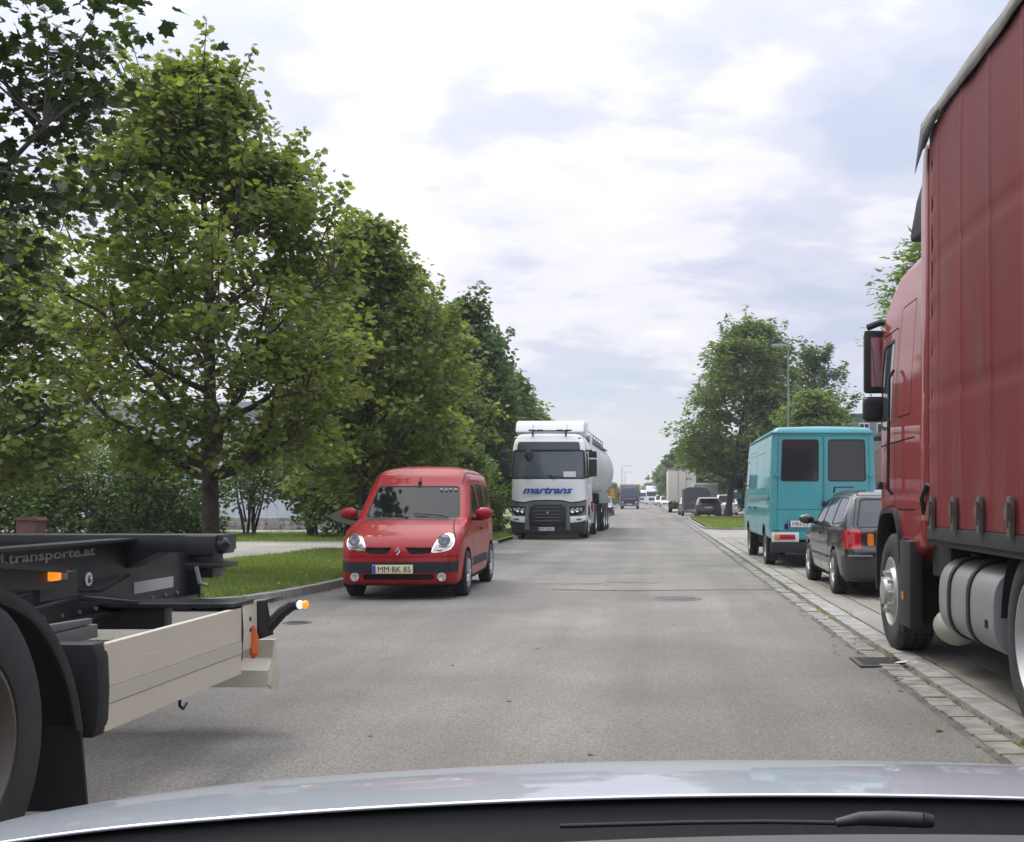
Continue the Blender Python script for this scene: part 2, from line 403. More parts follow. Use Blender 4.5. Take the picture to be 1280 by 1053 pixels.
def wheel(parent, x, y, r=0.31, wd=0.19, rr=0.20, side=1, style='spoke', n=6, rimmat=None, name='wheel', dish=0.03, twin=False):
    """tyre is the wheel's own mesh, rim a sub-part. side=+1: outer face towards +x"""
    rimmat = rimmat or M_RIM
    s = side; b = MB(); h = wd/2
    prof = [(-h*0.8, rr), (-h, rr+0.02), (-h, r*0.9), (-h*0.82, r*0.985), (-h*0.55, r), (-h*0.5, r-0.008), (-h*0.45, r), (-h*0.05, r), (0, r-0.008), (h*0.05, r), (h*0.45, r), (h*0.5, r-0.008), (h*0.55, r), (h*0.82, r*0.985), (h, r*0.9), (h, rr+0.02), (h*0.8, rr)]
    b.lathe(prof, (x, y, r), 'x', 40, closed=True)
    if twin: b.lathe(prof, (x-s*(wd+0.04), y, r), 'x', 32, closed=True)
    t = b.build(name, M_TYRE, parent, ang=60)
    m = MB(); o = s*h
    if style == 'truck':
        m.lathe([(o*0.98, rr+0.012), (o*1.0, rr-0.005), (o*0.55, rr-0.04), (o*0.3, rr-0.05), (o*0.22, rr*0.55), (o*0.75, rr*0.42), (o*0.85, rr*0.36), (o*0.85, 0.001)], (x, y, r), 'x', 40)
        for k in range(10):
            a = 2*math.pi*k/10; m.tube([(x+o*0.18, y+rr*0.62*math.cos(a), r+rr*0.62*math.sin(a)), (x+o*0.62, y+rr*0.62*math.cos(a), r+rr*0.62*math.sin(a))], 0.017, 6)
        rim = m.build('rim', rimmat, t, ang=40)
    elif style == 'disc':   # front truck wheel, bulging with nuts
        m.lathe([(o*0.98, rr+0.012), (o*1.02, rr-0.005), (o*0.8, rr-0.04), (o*0.75, rr-0.07), (o*1.05, rr*0.66), (o*1.12, rr*0.5), (o*1.1, rr*0.42), (o*1.45, rr*0.36), (o*1.5, rr*0.3), (o*1.5, 0.001)], (x, y, r), 'x', 40)
        for k in range(10):
            a = 2*math.pi*k/10; m.tube([(x+o*1.05, y+rr*0.58*math.cos(a), r+rr*0.58*math.sin(a)), (x+o*1.35, y+rr*0.58*math.cos(a), r+rr*0.58*math.sin(a))], 0.019, 6)
        rim = m.build('rim', rimmat, t, ang=40)
    else:
        m.lathe([(o*0.92, rr+0.006), (o*0.98, rr), (o*0.96, rr-0.02), (o*0.4, rr-0.03), (o*0.35, 0.001)], (x, y, r), 'x', 40)
        for k in range(n):
            a = 2*math.pi*k/n
            for da in (-0.09, 0.09):
                p = [(x+o*0.80, y+0.03*math.cos(a), r+0.03*math.sin(a)), (x+o*0.93, y+rr*0.5*math.cos(a+da), r+rr*0.5*math.sin(a+da)), (x+o*0.88, y+(rr-0.008)*math.cos(a+da*1.8), r+(rr-0.008)*math.sin(a+da*1.8))]
                m.tube(p, [0.03, 0.022, 0.018], 6)
        m.ball((x+o*0.85, y, r), (0.025, 0.05, 0.05), 12, 6)
        rim = m.build('rim', rimmat, t, ang=40)
    return t

# ---------------------------------------------------------------- vehicles (front at local y=0, length along +y)
def liner(b, xo, xi, yc, zc, ra, a0=-25, a1=205, n=18):
    """dark wheel well: half drum from the outer skin inwards"""
    A = [(yc+ra*math.cos(R(a0+(a1-a0)*k/n)), zc+ra*math.sin(R(a0+(a1-a0)*k/n))) for k in range(n+1)]
    v = [(xo, a, c) for a, c in A]+[(xi, a, c) for a, c in A]; f = [(k, k+1, n+2+k, n+1+k) for k in range(n)]
    f.append(tuple(range(n+1, 2*n+2))); b.add(v, f)
def side_ok(c, n): return abs(n.x) > 0.45
def front_ok(c, n): return n.y < -0.25
def rear_ok(c, n): return n.y > 0.25
def both(p): return lambda c, n: True if p(c, n) else False
def ring(bm, poly, axis, ok, d, t_out, t_in):
    cut(bm, poly, axis, ok, t_out); cut(bm, inset(poly, d), axis, ok, t_in)
def seam(bm, poly, axis, ok, w_=0.007):
    """only the thin line between poly and its inset becomes the gap"""
    inn = inset(poly, w_); ia, ib = AX[axis]; S = set(cut(bm, poly, axis, ok, None)) | set(cut(bm, inn, axis, ok, None))
    for f in S:
        if f.is_valid and f.material_index == 0:
            c = f.calc_center_median()
            if inpoly(poly, c[ia], c[ib]) and not inpoly(inn, c[ia], c[ib]) and ok(c, f.normal): f.material_index = 5

def plate(root, x, y, z, txt, rear=False, m=None, w_=0.52, h=0.112, name='number_plate', tilt=0.0, txtw=None):
    s = 1 if rear else -1
    b = MB(); b.box(x-w_/2, x+w_/2, y-0.006, y+0.006, z-h/2, z+h/2); p = b.build(name, m or M_PLATE, root, bevel=0.004)
    rz = R(180) if rear else 0
    k = 1 if not rear else -1
    b = MB(); xb = x-k*(w_/2-0.024); b.box(xb-0.02, xb+0.02, y+s*0.0065, y+s*0.009, z-h/2+0.006, z+h/2-0.006); b.build('country_band', M_PBLUE, p)
    text(txt, 0.09, M_INK, p, (x+k*0.022, y+s*0.0075, z), (R(90), 0, rz), 'plate_lettering', fitw=txtw or w_*0.80, fith=h*0.66)
    fr = MB(); fr.box(x-w_/2-0.01, x+w_/2+0.01, y-s*0.007-0.003, y-s*0.007+0.003, z-h/2-0.01, z+h/2+0.01); fr.build('plate_frame', M_BLK, p)
    return p

def red_van():
    root = thing('parked_van', 'small red panel-style passenger van parked by the left kerb facing the viewer', 'van', (-3.28, 14.75, 0), R(1.3))
    side = [(0.12, .17), (0.04, .22), (0.0, .33), (0.0, .50), (0.025, .56), (0.04, .62), (0.08, .70), (0.17, .80), (0.32, .88), (0.60, .965), (0.98, 1.04), (1.30, 1.29), (1.58, 1.51), (1.72, 1.65), (1.92, 1.75), (2.3, 1.80), (3.0, 1.82), (3.6, 1.79), (3.84, 1.72), (3.92, 1.60), (3.97, 1.0), (4.0, .55), (3.97, .28), (3.9, .2)]
    plan = sym([(0.0, -0.03), (.50, 0.0), (.66, .06), (.755, .20), (.80, .45), (.82, .9), (.82, 3.1), (.79, 3.8), (.70, 4.0), (0, 4.02)])
    front = sym([(0, .15), (.72, .16), (.79, .24), (.82, .42), (.82, .75), (.80, .95), (.77, 1.06), (.705, 1.42), (.655, 1.64), (.56, 1.75), (.35, 1.815), (0, 1.835)])
    bm = body(side, plan, front, k=0.09, bend=(0.16, 0.06), core=(.45, .75, 3.4, .55, .85), step=0.04)
    wy = (0.80, 3.40); wr = 0.31
    for yc in wy:
        cut(bm, circ((yc, .30), .36, 28), 'x', lambda c, n: abs(c.x) > .5, 99)
    # windscreen with black surround, side glass
    scr = rpoly([(-.655, 1.045), (.655, 1.045), (.575, 1.50), (-.575, 1.50)], .06)
    up = lambda c, n: n.y < -0.2 and c.y > .85 and c.y < 2.2
    ring(bm, scr, 'y', up, .014, 6, 1)
    so_ = lambda c, n: abs(n.x) > .6
    for q in ([(1.40, 1.10), (2.20, 1.07), (2.16, 1.50), (1.86, 1.53)], [(2.32, 1.07), (3.02, 1.07), (3.0, 1.53), (2.32, 1.53)], [(3.12, 1.08), (3.74, 1.12), (3.66, 1.52), (3.12, 1.53)]):
        ring(bm, rpoly(q, .07), 'x', so_, .02, 6, 2)
    for q in ([(1.20, .45), (1.22, 1.00), (1.70, 1.56), (2.25, 1.58), (2.26, .24), (1.26, .24)], [(2.27, .24), (2.27, 1.58), (3.06, 1.58), (3.06, .75), (2.95, .60), (2.90, .24)]):
        seam(bm, rpoly(q, .06), 'x', so_)
    # lamps, grille, bumper, mouldings
    hl = rpoly([(.41, .612), (.455, .74), (.52, .835), (.60, .868), (.67, .85), (.70, .78), (.70, .72), (.665, .655), (.56, .622)], .04)
    fo = lambda c, n: n.y < -0.15 and c.y < .7
    for q in (hl, flipx(hl)): ring(bm, q, 'y', fo, .014, 7, 3)
    for q in ([(.085, .682), (.425, .678), (.412, .612), (.33, .598), (.150, .594)],): 
        for p in (q, flipx(q)): cut(bm, rpoly(p, .02), 'y', fo, 8)
    cut(bm, rpoly([(-.90, .372), (-.52, .345), (.52, .345), (.90, .372), (.90, .50), (-.90, .50)], .03), 'y', fo, 9)
    for q in ([(-.44, .265), (.44, .265), (.46, .335), (-.46, .335)],): cut(bm, rpoly(q, .01), 'y', fo, 8)
    cut(bm, [(-.95, .10), (.95, .10), (.95, .205), (-.95, .205)], 'y', fo, 9)
    cut(bm, rpoly([(1.28, .37), (2.95, .37), (2.95, .50), (1.25, .50)], .02), 'x', so_, 9)
    cut(bm, rpoly([(3.72, .37), (4.05, .37), (4.05, .50), (3.74, .50)], .02), 'x', so_, 9)
    # bonnet shut line
    cut(bm, [(-.9, .557), (.9, .557), (.9, .564), (-.9, .564)], 'y', fo, 5)
    for s in (1, -1):
        cut(bm, [(s*.70, .80), (s*.715, .80), (s*.60, 1.03), (s*.585, 1.03)][::s], 'y', lambda c, n: n.z > .4 and c.y < 1.0, 5)
        cut(bm, [(s*.60, 1.62), (s*.622, 1.62), (s*.622, 3.8), (s*.60, 3.8)][::s], 'z', lambda c, n: n.z > .2 and c.z > 1.5, 6)
    cut(bm, rpoly([(-.62, .9), (.62, .9), (.62, 1.04), (-.62, 1.04)], .02), 'y', lambda c, n: c.y > .86 and c.y < 1.02 and n.z > .5, 9)
    res = split(bm, {0: ('body', M_RED), 1: ('windscreen', M_GLASS), 2: ('side_window', M_GLASS), 3: ('headlight', mat('van_headlight', (.36, .38, .39), .12, .5, 1.0)), 5: ('panel_gap', M_SEAM),
                     6: ('rubber_seal', M_BLK), 7: ('headlight_rim', M_CHROME), 8: ('grille', M_SEAM), 9: ('bumper_strip', M_BLK)}, root, {1: -.006, 2: -.006, 5: -.004, 3: .004, 8: -.02})
    b = MB()
    for yc in wy:
        for s in (1, -1): liner(b, s*.80, s*.52, yc, .30, .365)
    b.box(-.7, .7, .3, 3.8, .17, .24); b.build('underbody', M_SEAM, root)
    for yc in wy:
        for s in (1, -1): wheel(root, s*.715, yc, .305, .185, .195, s, n=7)
    # headlight inner bowls
    for h in res['headlight']:
        sx = 1 if h.data.vertices[0].co.x > 0 else -1
        b = MB(); b.lathe([(.012, .078), (.004, .072), (.008, .064), (.016, .040), (.010, .034), (.004, .03), (.002, .001)], (sx*.582, .10, .775), 'y', 28)
        b.v = [(x, .115-(y-.10)*1.0-.02+.13*max(0, abs(x)-.5)*1.6-.028*0, z) for x, y, z in b.v]
        o = b.build('lamp_bowl', M_LAMPIN, h); 
        b = MB(); b.ball((sx*.52, .083, .645), (.045, .010, .012), 10, 6); b.build('indicator', M_AMBER, h)
    for p in res['grille']:
        c = [v.co for v in p.data.vertices]; mx = max(v.x for v in c); mn = min(v.x for v in c); z0 = min(v.z for v in c); z1 = max(v.z for v in c); yy = min(v.y for v in c)
        b = MB(); nn = 3
        for k in range(nn):
            z = z0+(z1-z0)*(k+.6)/nn; b.tube([(mn+.02, yy+.018+.13*mn*mn, z), ((mn+mx)/2, yy+.010+.13*((mn+mx)/2)**2, z), (mx-.02, yy+.018+.13*mx*mx*.6, z)], .006, 6)
        b.build('grille_bar', M_BLK, p)
    # badge: diamond of chrome
    b = MB(); o = [(0, .060), (.043, 0), (0, -.060), (-.043, 0)]; i_ = [(0, .030), (.016, 0), (0, -.030), (-.016, 0)]
    y = -.012
    v = [(a, y+.02, .632+c) for a, c in o]+[(a*.8, y-.012, .632+c*.8) for a, c in o]+[(a, y-.004, .632+c) for a, c in i_]; f = []
    for k in range(4):
        j = (k+1) % 4; f += [(k, j, 4+j, 4+k), (4+k, 4+j, 8+j, 8+k)]
    b.add(v, f); b.build('badge', M_CHROME, root)
    for s in (1, -1):
        yb = .02 + (.05 if True else 0)
        b = MB(); b.lathe([(0.05, .056), (-.010, .056), (-.012, .046), (.0, .040), (.012, .001)], (s*.56, .045, .300), 'y', 20); f = b.build('fog_light', M_LAMP, root)
    plate(root, -.06, -.022, .405, 'MM\u00b7BK 85')
    # mirrors
    for s in (1, -1):
        b = MB(); b.ball((s*.945, 1.34, 1.105), (.125, .075, .088), 18, 12); mm = b.build('wing_mirror', M_RED, root)
        b = MB(); b.tube([(s*.77, 1.36, 1.04), (s*.86, 1.35, 1.04), (s*.93, 1.35, 1.05)], [.03, .035, .04], 8); b.build('mirror_arm', M_BLK, mm)
        b = MB(); b.ball((s*.945, 1.40, 1.105), (.10, .022, .068), 14, 8); b.build('mirror_glass', M_CHROME, mm)
    for s in (1, -1):
        x = s*.815
        b = MB(); b.box(x-.012, x+.018, 2.02, 2.16, .865, .895); b.build('door_handle', M_BLK, root, bevel=.008)
    # wipers and aerial
    for x0, x1 in ((-.05, -.52), (.50, .02)):
        b = MB(); b.tube([(x0, .975, 1.055), (x0-.1, 1.01, 1.085), (x1, 1.045, 1.11)], [.012, .009, .006], 6); b.build('wiper', M_BLK, root)
    b = MB(); b.ball((0, 1.60, 1.545), (.028, .05, .028), 10, 6); b.tube([(0, 1.60, 1.56), (0, 1.68, 1.62)], [.012, .006], 6); b.build('aerial', M_BLK, root)
    # stickers on the screen
    b = MB()
    for k, (x, z) in enumerate(((.33, 1.455), (.40, 1.45), (.46, 1.455), (.53, 1.45))):
        yy = 1.50+(z-1.45)*1.25+.16*x*x*.7-.03
        hh = (.008, .013, .006, .009)[k]; b.add([(x-.025, yy-.014, z-hh), (x+.012, yy-.014, z-hh), (x+.012, yy+.010, z+hh), (x-.025, yy+.010, z+hh)], [(0, 1, 2, 3)])
    b.build('screen_sticker', mat('sticker_grey', (.14, .18, .17), .5), root)
    return root

def estate_car():
    root = thing('estate_car', 'dark grey-green estate car parked behind the turquoise van, tail towards the viewer', 'car', (3.37, 19.25, 0), R(180-0.6))
    side = [(.15, .2), (.03, .25), (0, .4), (.01, .58), (.06, .68), (.3, .78), (1.0, .93), (1.25, .98), (1.75, 1.25), (2.1, 1.41), (2.6, 1.455), (3.3, 1.45), (3.95, 1.40), (4.10, 1.34), (4.22, 1.15), (4.33, .95), (4.38, .88), (4.40, .70), (4.46, .62), (4.47, .42), (4.42, .27), (4.3, .22)]
    plan = sym([(0, -.02), (.55, .02), (.76, .18), (.845, .5), (.865, 1.0), (.87, 3.0), (.85, 3.9), (.80, 4.3), (.70, 4.46), (0, 4.49)])
    front = sym([(0, .18), (.76, .2), (.83, .28), (.865, .45), (.87, .62), (.85, .80), (.83, .92), (.72, 1.20), (.63, 1.38), (.55, 1.44), (0, 1.475)])
    bm = body(side, plan, front, k=.07, bend=(.10, .06), core=(.45, .7, 3.8, .55, .72), step=.045)
    wy = (.92, 3.56)
    for yc in wy: cut(bm, circ((yc, .31), .365, 24), 'x', lambda c, n: abs(c.x) > .55, 99)
    so_ = lambda c, n: abs(n.x) > .45
    for q in ([(1.52, .97), (2.22, .94), (2.20, 1.34), (1.98, 1.33), (1.80, 1.22)], [(2.30, .94), (3.10, .94), (3.02, 1.35), (2.28, 1.35)], [(3.18, .95), (4.02, .985), (3.80, 1.33), (3.10, 1.35)]):
        ring(bm, rpoly(q, .05), 'x', so_, .018, 6, 2)
    for q in ([(1.30, .5), (1.30, .90), (1.8, 1.30), (2.1, 1.40), (2.25, 1.40), (2.26, .26), (1.36, .26)], [(2.27, .26), (2.27, 1.40), (3.1, 1.40), (3.18, .80), (3.1, .62), (3.05, .26)]): seam(bm, rpoly(q, .04), 'x', so_)
    rw = lambda c, n: n.y > .25 and c.y > 3.9
    ring(bm, rpoly([(-.66, .93), (.66, .93), (.575, 1.32), (-.575, 1.32)], .06), 'y', rw, .02, 6, 1)
    ring(bm, rpoly([(-.68, .98), (.68, .98), (.58, 1.38), (-.58, 1.38)], .06), 'y', lambda c, n: n.y < -.3 and c.y < 2.2 and c.y > .9, .02, 6, 1)
    lt = lambda c, n: c.y > 4.15 and c.z > .5
    for s in (1, -1):
        cut(bm, rpoly([(s*.60, .66), (s*.95, .66), (s*.95, .905), (s*.60, .905)][::s], .02), 'y', lt, 7)
        cut(bm, rpoly([(s*.44, .70), (s*.52, .70), (s*.52, .86), (s*.44, .86)][::s], .02), 'y', lt, 8)
        cut(bm, rpoly([(s*.56, .60), (s*.84, .62), (s*.82, .74), (s*.60, .74)][::s], .02), 'y', lambda c, n: c.y < .4, 10)
    cut(bm, [(-.95, .16), (.95, .16), (.95, .56), (-.95, .56)], 'y', lambda c, n: c.y > 4.12, 9)
    cut(bm, [(-.43, .57), (.43, .57), (.43, .573), (-.43, .573)], 'y', lt, 5)
    seam(bm, rpoly([(-.60, .585), (.60, .585), (.60, .92), (.70, .94), (.62, 1.36), (-.62, 1.36), (-.70, .94), (-.60, .92)], .03), 'y', rw)
    P = mat('dark_green_grey_paint', (.020, .024, .024), .30, .25, .9, dirt=.12)
    res = split(bm, {0: ('body', P), 1: ('rear_window', mat('grey_glass', (.05, .055, .058), .12, spec=.7)), 2: ('side_window', M_GLASS), 5: ('panel_gap', M_SEAM), 6: ('rubber_seal', M_BLK), 7: ('tail_light', M_TAIL), 8: ('indicator', M_AMBER), 9: ('bumper', mat('bumper_grey', (.04, .043, .044), .5)), 10: ('headlight', M_LAMP)}, root, {1: -.006, 2: -.006, 5: -.004, 7: .006, 9: .004})
    b = MB()
    for yc in wy:
        for s in (1, -1): liner(b, s*.84, s*.55, yc, .31, .37)
    b.box(-.75, .75, .3, 4.2, .2, .26); b.build('underbody', M_SEAM, root)
    for yc in wy:
        for s in (1, -1): wheel(root, s*.765, yc, .31, .195, .195, s, n=7)
    for s in (1, -1):
        b = MB(); b.tube([(s*.60, 1.95, 1.41), (s*.60, 2.05, 1.49), (s*.59, 3.8, 1.475), (s*.585, 3.95, 1.40)], .014, 6); b.build('roof_rail', M_BLK, root)
        b = MB(); b.ball((s*.97, 1.62, 1.00), (.115, .06, .075), 14, 10); mm = b.build('wing_mirror', P, root)
        b = MB(); b.tube([(s*.80, 1.62, .95), (s*.93, 1.62, .97)], .03, 6); b.build('mirror_arm', M_BLK, mm)
        b = MB(); b.tube([(s*.868, 1.15, .50), (s*.876, 2.2, .50), (s*.868, 3.1, .50)], .012, 6); b.build('side_moulding', M_BLK, root)
        b = MB(); b.box(s*.858-.012, s*.858+.012, 2.05, 2.2, .80, .83); b.box(s*.858-.012, s*.858+.012, 2.95, 3.1, .81, .84); b.build('door_handle', P, root, bevel=.006)
    b = MB(); b.box(-.45, .45, 4.40, 4.425, .885, .905); b.build('chrome_strip', M_CHROME, root)
    b = MB(); b.tube([(0, 4.26, 1.0), (.3, 4.25, 1.02)], .009, 6); b.build('rear_wiper', M_BLK, root)
    for s in (1, -1):
        b = MB(); b.box(s*.63-.16, s*.63+.16, 4.455, 4.475, .565, .585); b.build('bumper_trim', M_STEEL, root)
    return root

def turquoise_van():
    root = thing('box_van', 'old turquoise high-roofed van with two dark rear windows parked on the right', 'van', (3.19, 27.65, 0), R(180+0.1))
    Lh = 6.3
    side = [(.05, .55), (0, .65), (0, 1.15), (.10, 1.3), (.45, 1.42), (.95, 2.15), (1.12, 2.40), (1.35, 2.58), (1.9, 2.66), (Lh-.35, 2.69), (Lh-.08, 2.66), (Lh-.03, 2.58), (Lh, 2.50), (Lh, .56), (Lh-.02, .52)]
    plan = sym([(0, -.02), (.75, .02), (.94, .12), (.99, .3), (1.0, .6), (1.0, Lh-.2), (.97, Lh-.03), (.9, Lh), (0, Lh+.01)])
    front = sym([(0, .5), (.93, .52), (.98, .60), (1.0, .9), (1.0, 1.3), (.955, 2.44), (.94, 2.54), (.86, 2.65), (0, 2.71)])
    bm = body(side, plan, front, k=.05, bend=(.08, .0), core=(.6, .8, Lh-.6, 1.0, 1.8), step=.06)
    wy = (1.35, Lh-1.35)
    for yc in wy: cut(bm, circ((yc, .40), .42, 24), 'x', lambda c, n: abs(c.x) > .6, 99)
    ro = lambda c, n: n.y > .5 and c.y > 4; so_ = lambda c, n: abs(n.x) > .5
    for s in (1, -1):
        ring(bm, rpoly([(s*.085, 1.63), (s*.80, 1.63), (s*.775, 2.42), (s*.085, 2.42)][::s], .06), 'y', ro, .022, 6, 1)
        seam(bm, [(s*.005, .71), (s*.875, .71), (s*.850, 2.49), (s*.005, 2.49)][::s], 'y', ro, .009)
        cut(bm, [(s*.01, 1.105), (s*.87, 1.105), (s*.87, 1.115), (s*.01, 1.115)][::s], 'y', ro, 5)
        cut(bm, rpoly([(s*.52, .545), (s*.93, .545), (s*.93, .65), (s*.52, .65)][::s], .01), 'y', ro, 7)
    # long side swage panels
    for q in ([(2.0, 1.50), (3.35, 1.50), (3.33, 2.22), (2.0, 2.22)], [(3.5, 1.50), (5.2, 1.50), (5.15, 2.22), (3.5, 2.22)]):
        seam(bm, rpoly(q, .06), 'x', so_, .010)
    ring(bm, rpoly([(.75, 1.50), (1.75, 1.50), (1.72, 2.15), (1.05, 2.15)], .06), 'x', so_, .02, 6, 2)
    seam(bm, rpoly([(.65, .7), (.65, 1.5), (1.0, 2.25), (1.85, 2.25), (1.85, .6), (1.5, .6)], .05), 'x', so_, .008)
    seam(bm, rpoly([(1.95, .6), (1.95, 2.3), (3.4, 2.3), (3.4, .6)], .05), 'x', so_, .008)
    ring(bm, rpoly([(-.82, 1.45), (.82, 1.45), (.76, 2.2), (-.76, 2.2)], .08), 'y', lambda c, n: n.y < -.3, .02, 6, 1)
    cut(bm, [(-.95, .5), (.95, .5), (.95, .545), (-.95, .545)], 'y', ro, 5)
    # gutter line under the roof
    T = mat('turquoise_paint', (.055, .34, .38), .42, 0, .55, dirt=.30, streak=True)
    res = split(bm, {0: ('body', T), 1: ('rear_window', mat('van_glass', (.028, .030, .032), .07, spec=.7)), 2: ('side_window', M_GLASS), 5: ('panel_gap', mat('van_gap', (.01, .05, .055), .8)), 6: ('rubber_seal', M_BLK), 7: ('tail_light', M_TAIL)}, root, {1: -.008, 2: -.006, 5: -.004, 7: .01})
    for r_ in res['rear_window']:
        if min(v.co.y for v in r_.data.vertices) < 3: r_.name = 'windscreen'
    # tail light surround and amber ends
    for tl in res['tail_light']:
        s = 1 if tl.data.vertices[0].co.x > 0 else -1
        b = MB(); b.box(min(s*.46, s*.97), max(s*.46, s*.97), Lh+.002, Lh+.014, .505, .685); b.build('lamp_frame', M_WHITE, tl, bevel=.004)
        b = MB(); b.box(min(s*.53, s*.92), max(s*.53, s*.92), Lh+.016, Lh+.035, .55, .645); b.build('lamp_lens', M_TAIL, tl, bevel=.008)
        b = MB(); b.box(min(s*.82, s*.92), max(s*.82, s*.92), Lh+.02, Lh+.038, .553, .642); b.build('amber_end', M_AMBER, tl, bevel=.006)
    b = MB(); b.prism([(-.975, 2.53), (.975, 2.53), (.975, 2.555), (-.975, 2.555)], 'y', 1.5, Lh+.015); b.build('rain_gutter', T, root, bevel=.006)
    b = MB()
    for k in range(2): b.tube([(-1.005, 1.9, 1.36-.03*k), (-1.01, 3.5, 1.36-.03*k), (-1.005, Lh-.2, 1.36-.03*k)], .008, 5); b.tube([(1.005, 1.9, 1.36-.03*k), (1.01, 3.5, 1.36-.03*k), (1.005, Lh-.2, 1.36-.03*k)], .008, 5)
    b.build('side_moulding', T, root)
    for s in (1, -1):
        for z in (.76, 1.75):
            b = MB(); b.box(s*.885-.07, s*.885+.07, Lh+.0, Lh+.025, z-.016, z+.016); b.tube([(s*.865, Lh+.015, z-.04), (s*.865, Lh+.015, z+.04)], .018, 8); b.build('door_hinge', T, root)
    b = MB(); b.tube([(-.02, Lh+.03, 1.22), (-.12, Lh+.05, 1.27), (-.30, Lh+.05, 1.28)], [.03, .018, .014], 8); b.box(-.05, .03, Lh, Lh+.04, 1.17, 1.26); b.build('door_handle', M_BLK, root)
    b = MB(); b.box(.66, .73, Lh, Lh+.03, .74, .84); b.build('door_lock', M_BLK, root, bevel=.006)
    plate(root, .36, Lh+.02, .84, 'MN\u00b7CI 220', rear=True, m=M_PLATEW, w_=.60, h=.125)
    b = MB(); b.box(-.98, .98, Lh-.12, Lh+.06, .30, .50); b.build('rear_bumper', M_BLK, root, bevel=.02)
    b = MB()
    for yc in wy:
        for s in (1, -1): liner(b, s*.96, s*.6, yc, .40, .425)
    b.box(-.8, .8, .4, Lh-.3, .35, .56); b.box(-.5, -.3, .6, Lh-.2, .28, .4); b.box(.3, .5, .6, Lh-.2, .28, .4); b.build('underbody', M_SEAM, root)
    for yc in wy:
        for s in (1, -1): wheel(root, s*.86, yc, .355, .20, .20, s, 'truck', rimmat=mat('grey_rim', (.28, .28, .28), .5, .4))
        
    for s in (1, -1):
        b = MB(); b.box(s*.86-.11, s*.86+.11, wy[1]+.44, wy[1]+.455, .12, .6); b.build('mud_flap', M_BLK, root)
        b = MB(); b.box(s*1.14-.10, s*1.14+.10, .72, .78, 1.55, 1.88); mm = b.build('wing_mirror', M_BLK, root, bevel=.02)
        b = MB(); b.tube([(s*.97, .8, 1.6), (s*1.1, .76, 1.65)], .012, 6); b.build('mirror_arm', M_BLK, mm)
    for y in (2.0, 3.35):
        b = MB(); b.box(1.0, 1.03, y, y+.16, 1.10, 1.14); b.build('door_handle', M_BLK, root, bevel=.006)
    return root

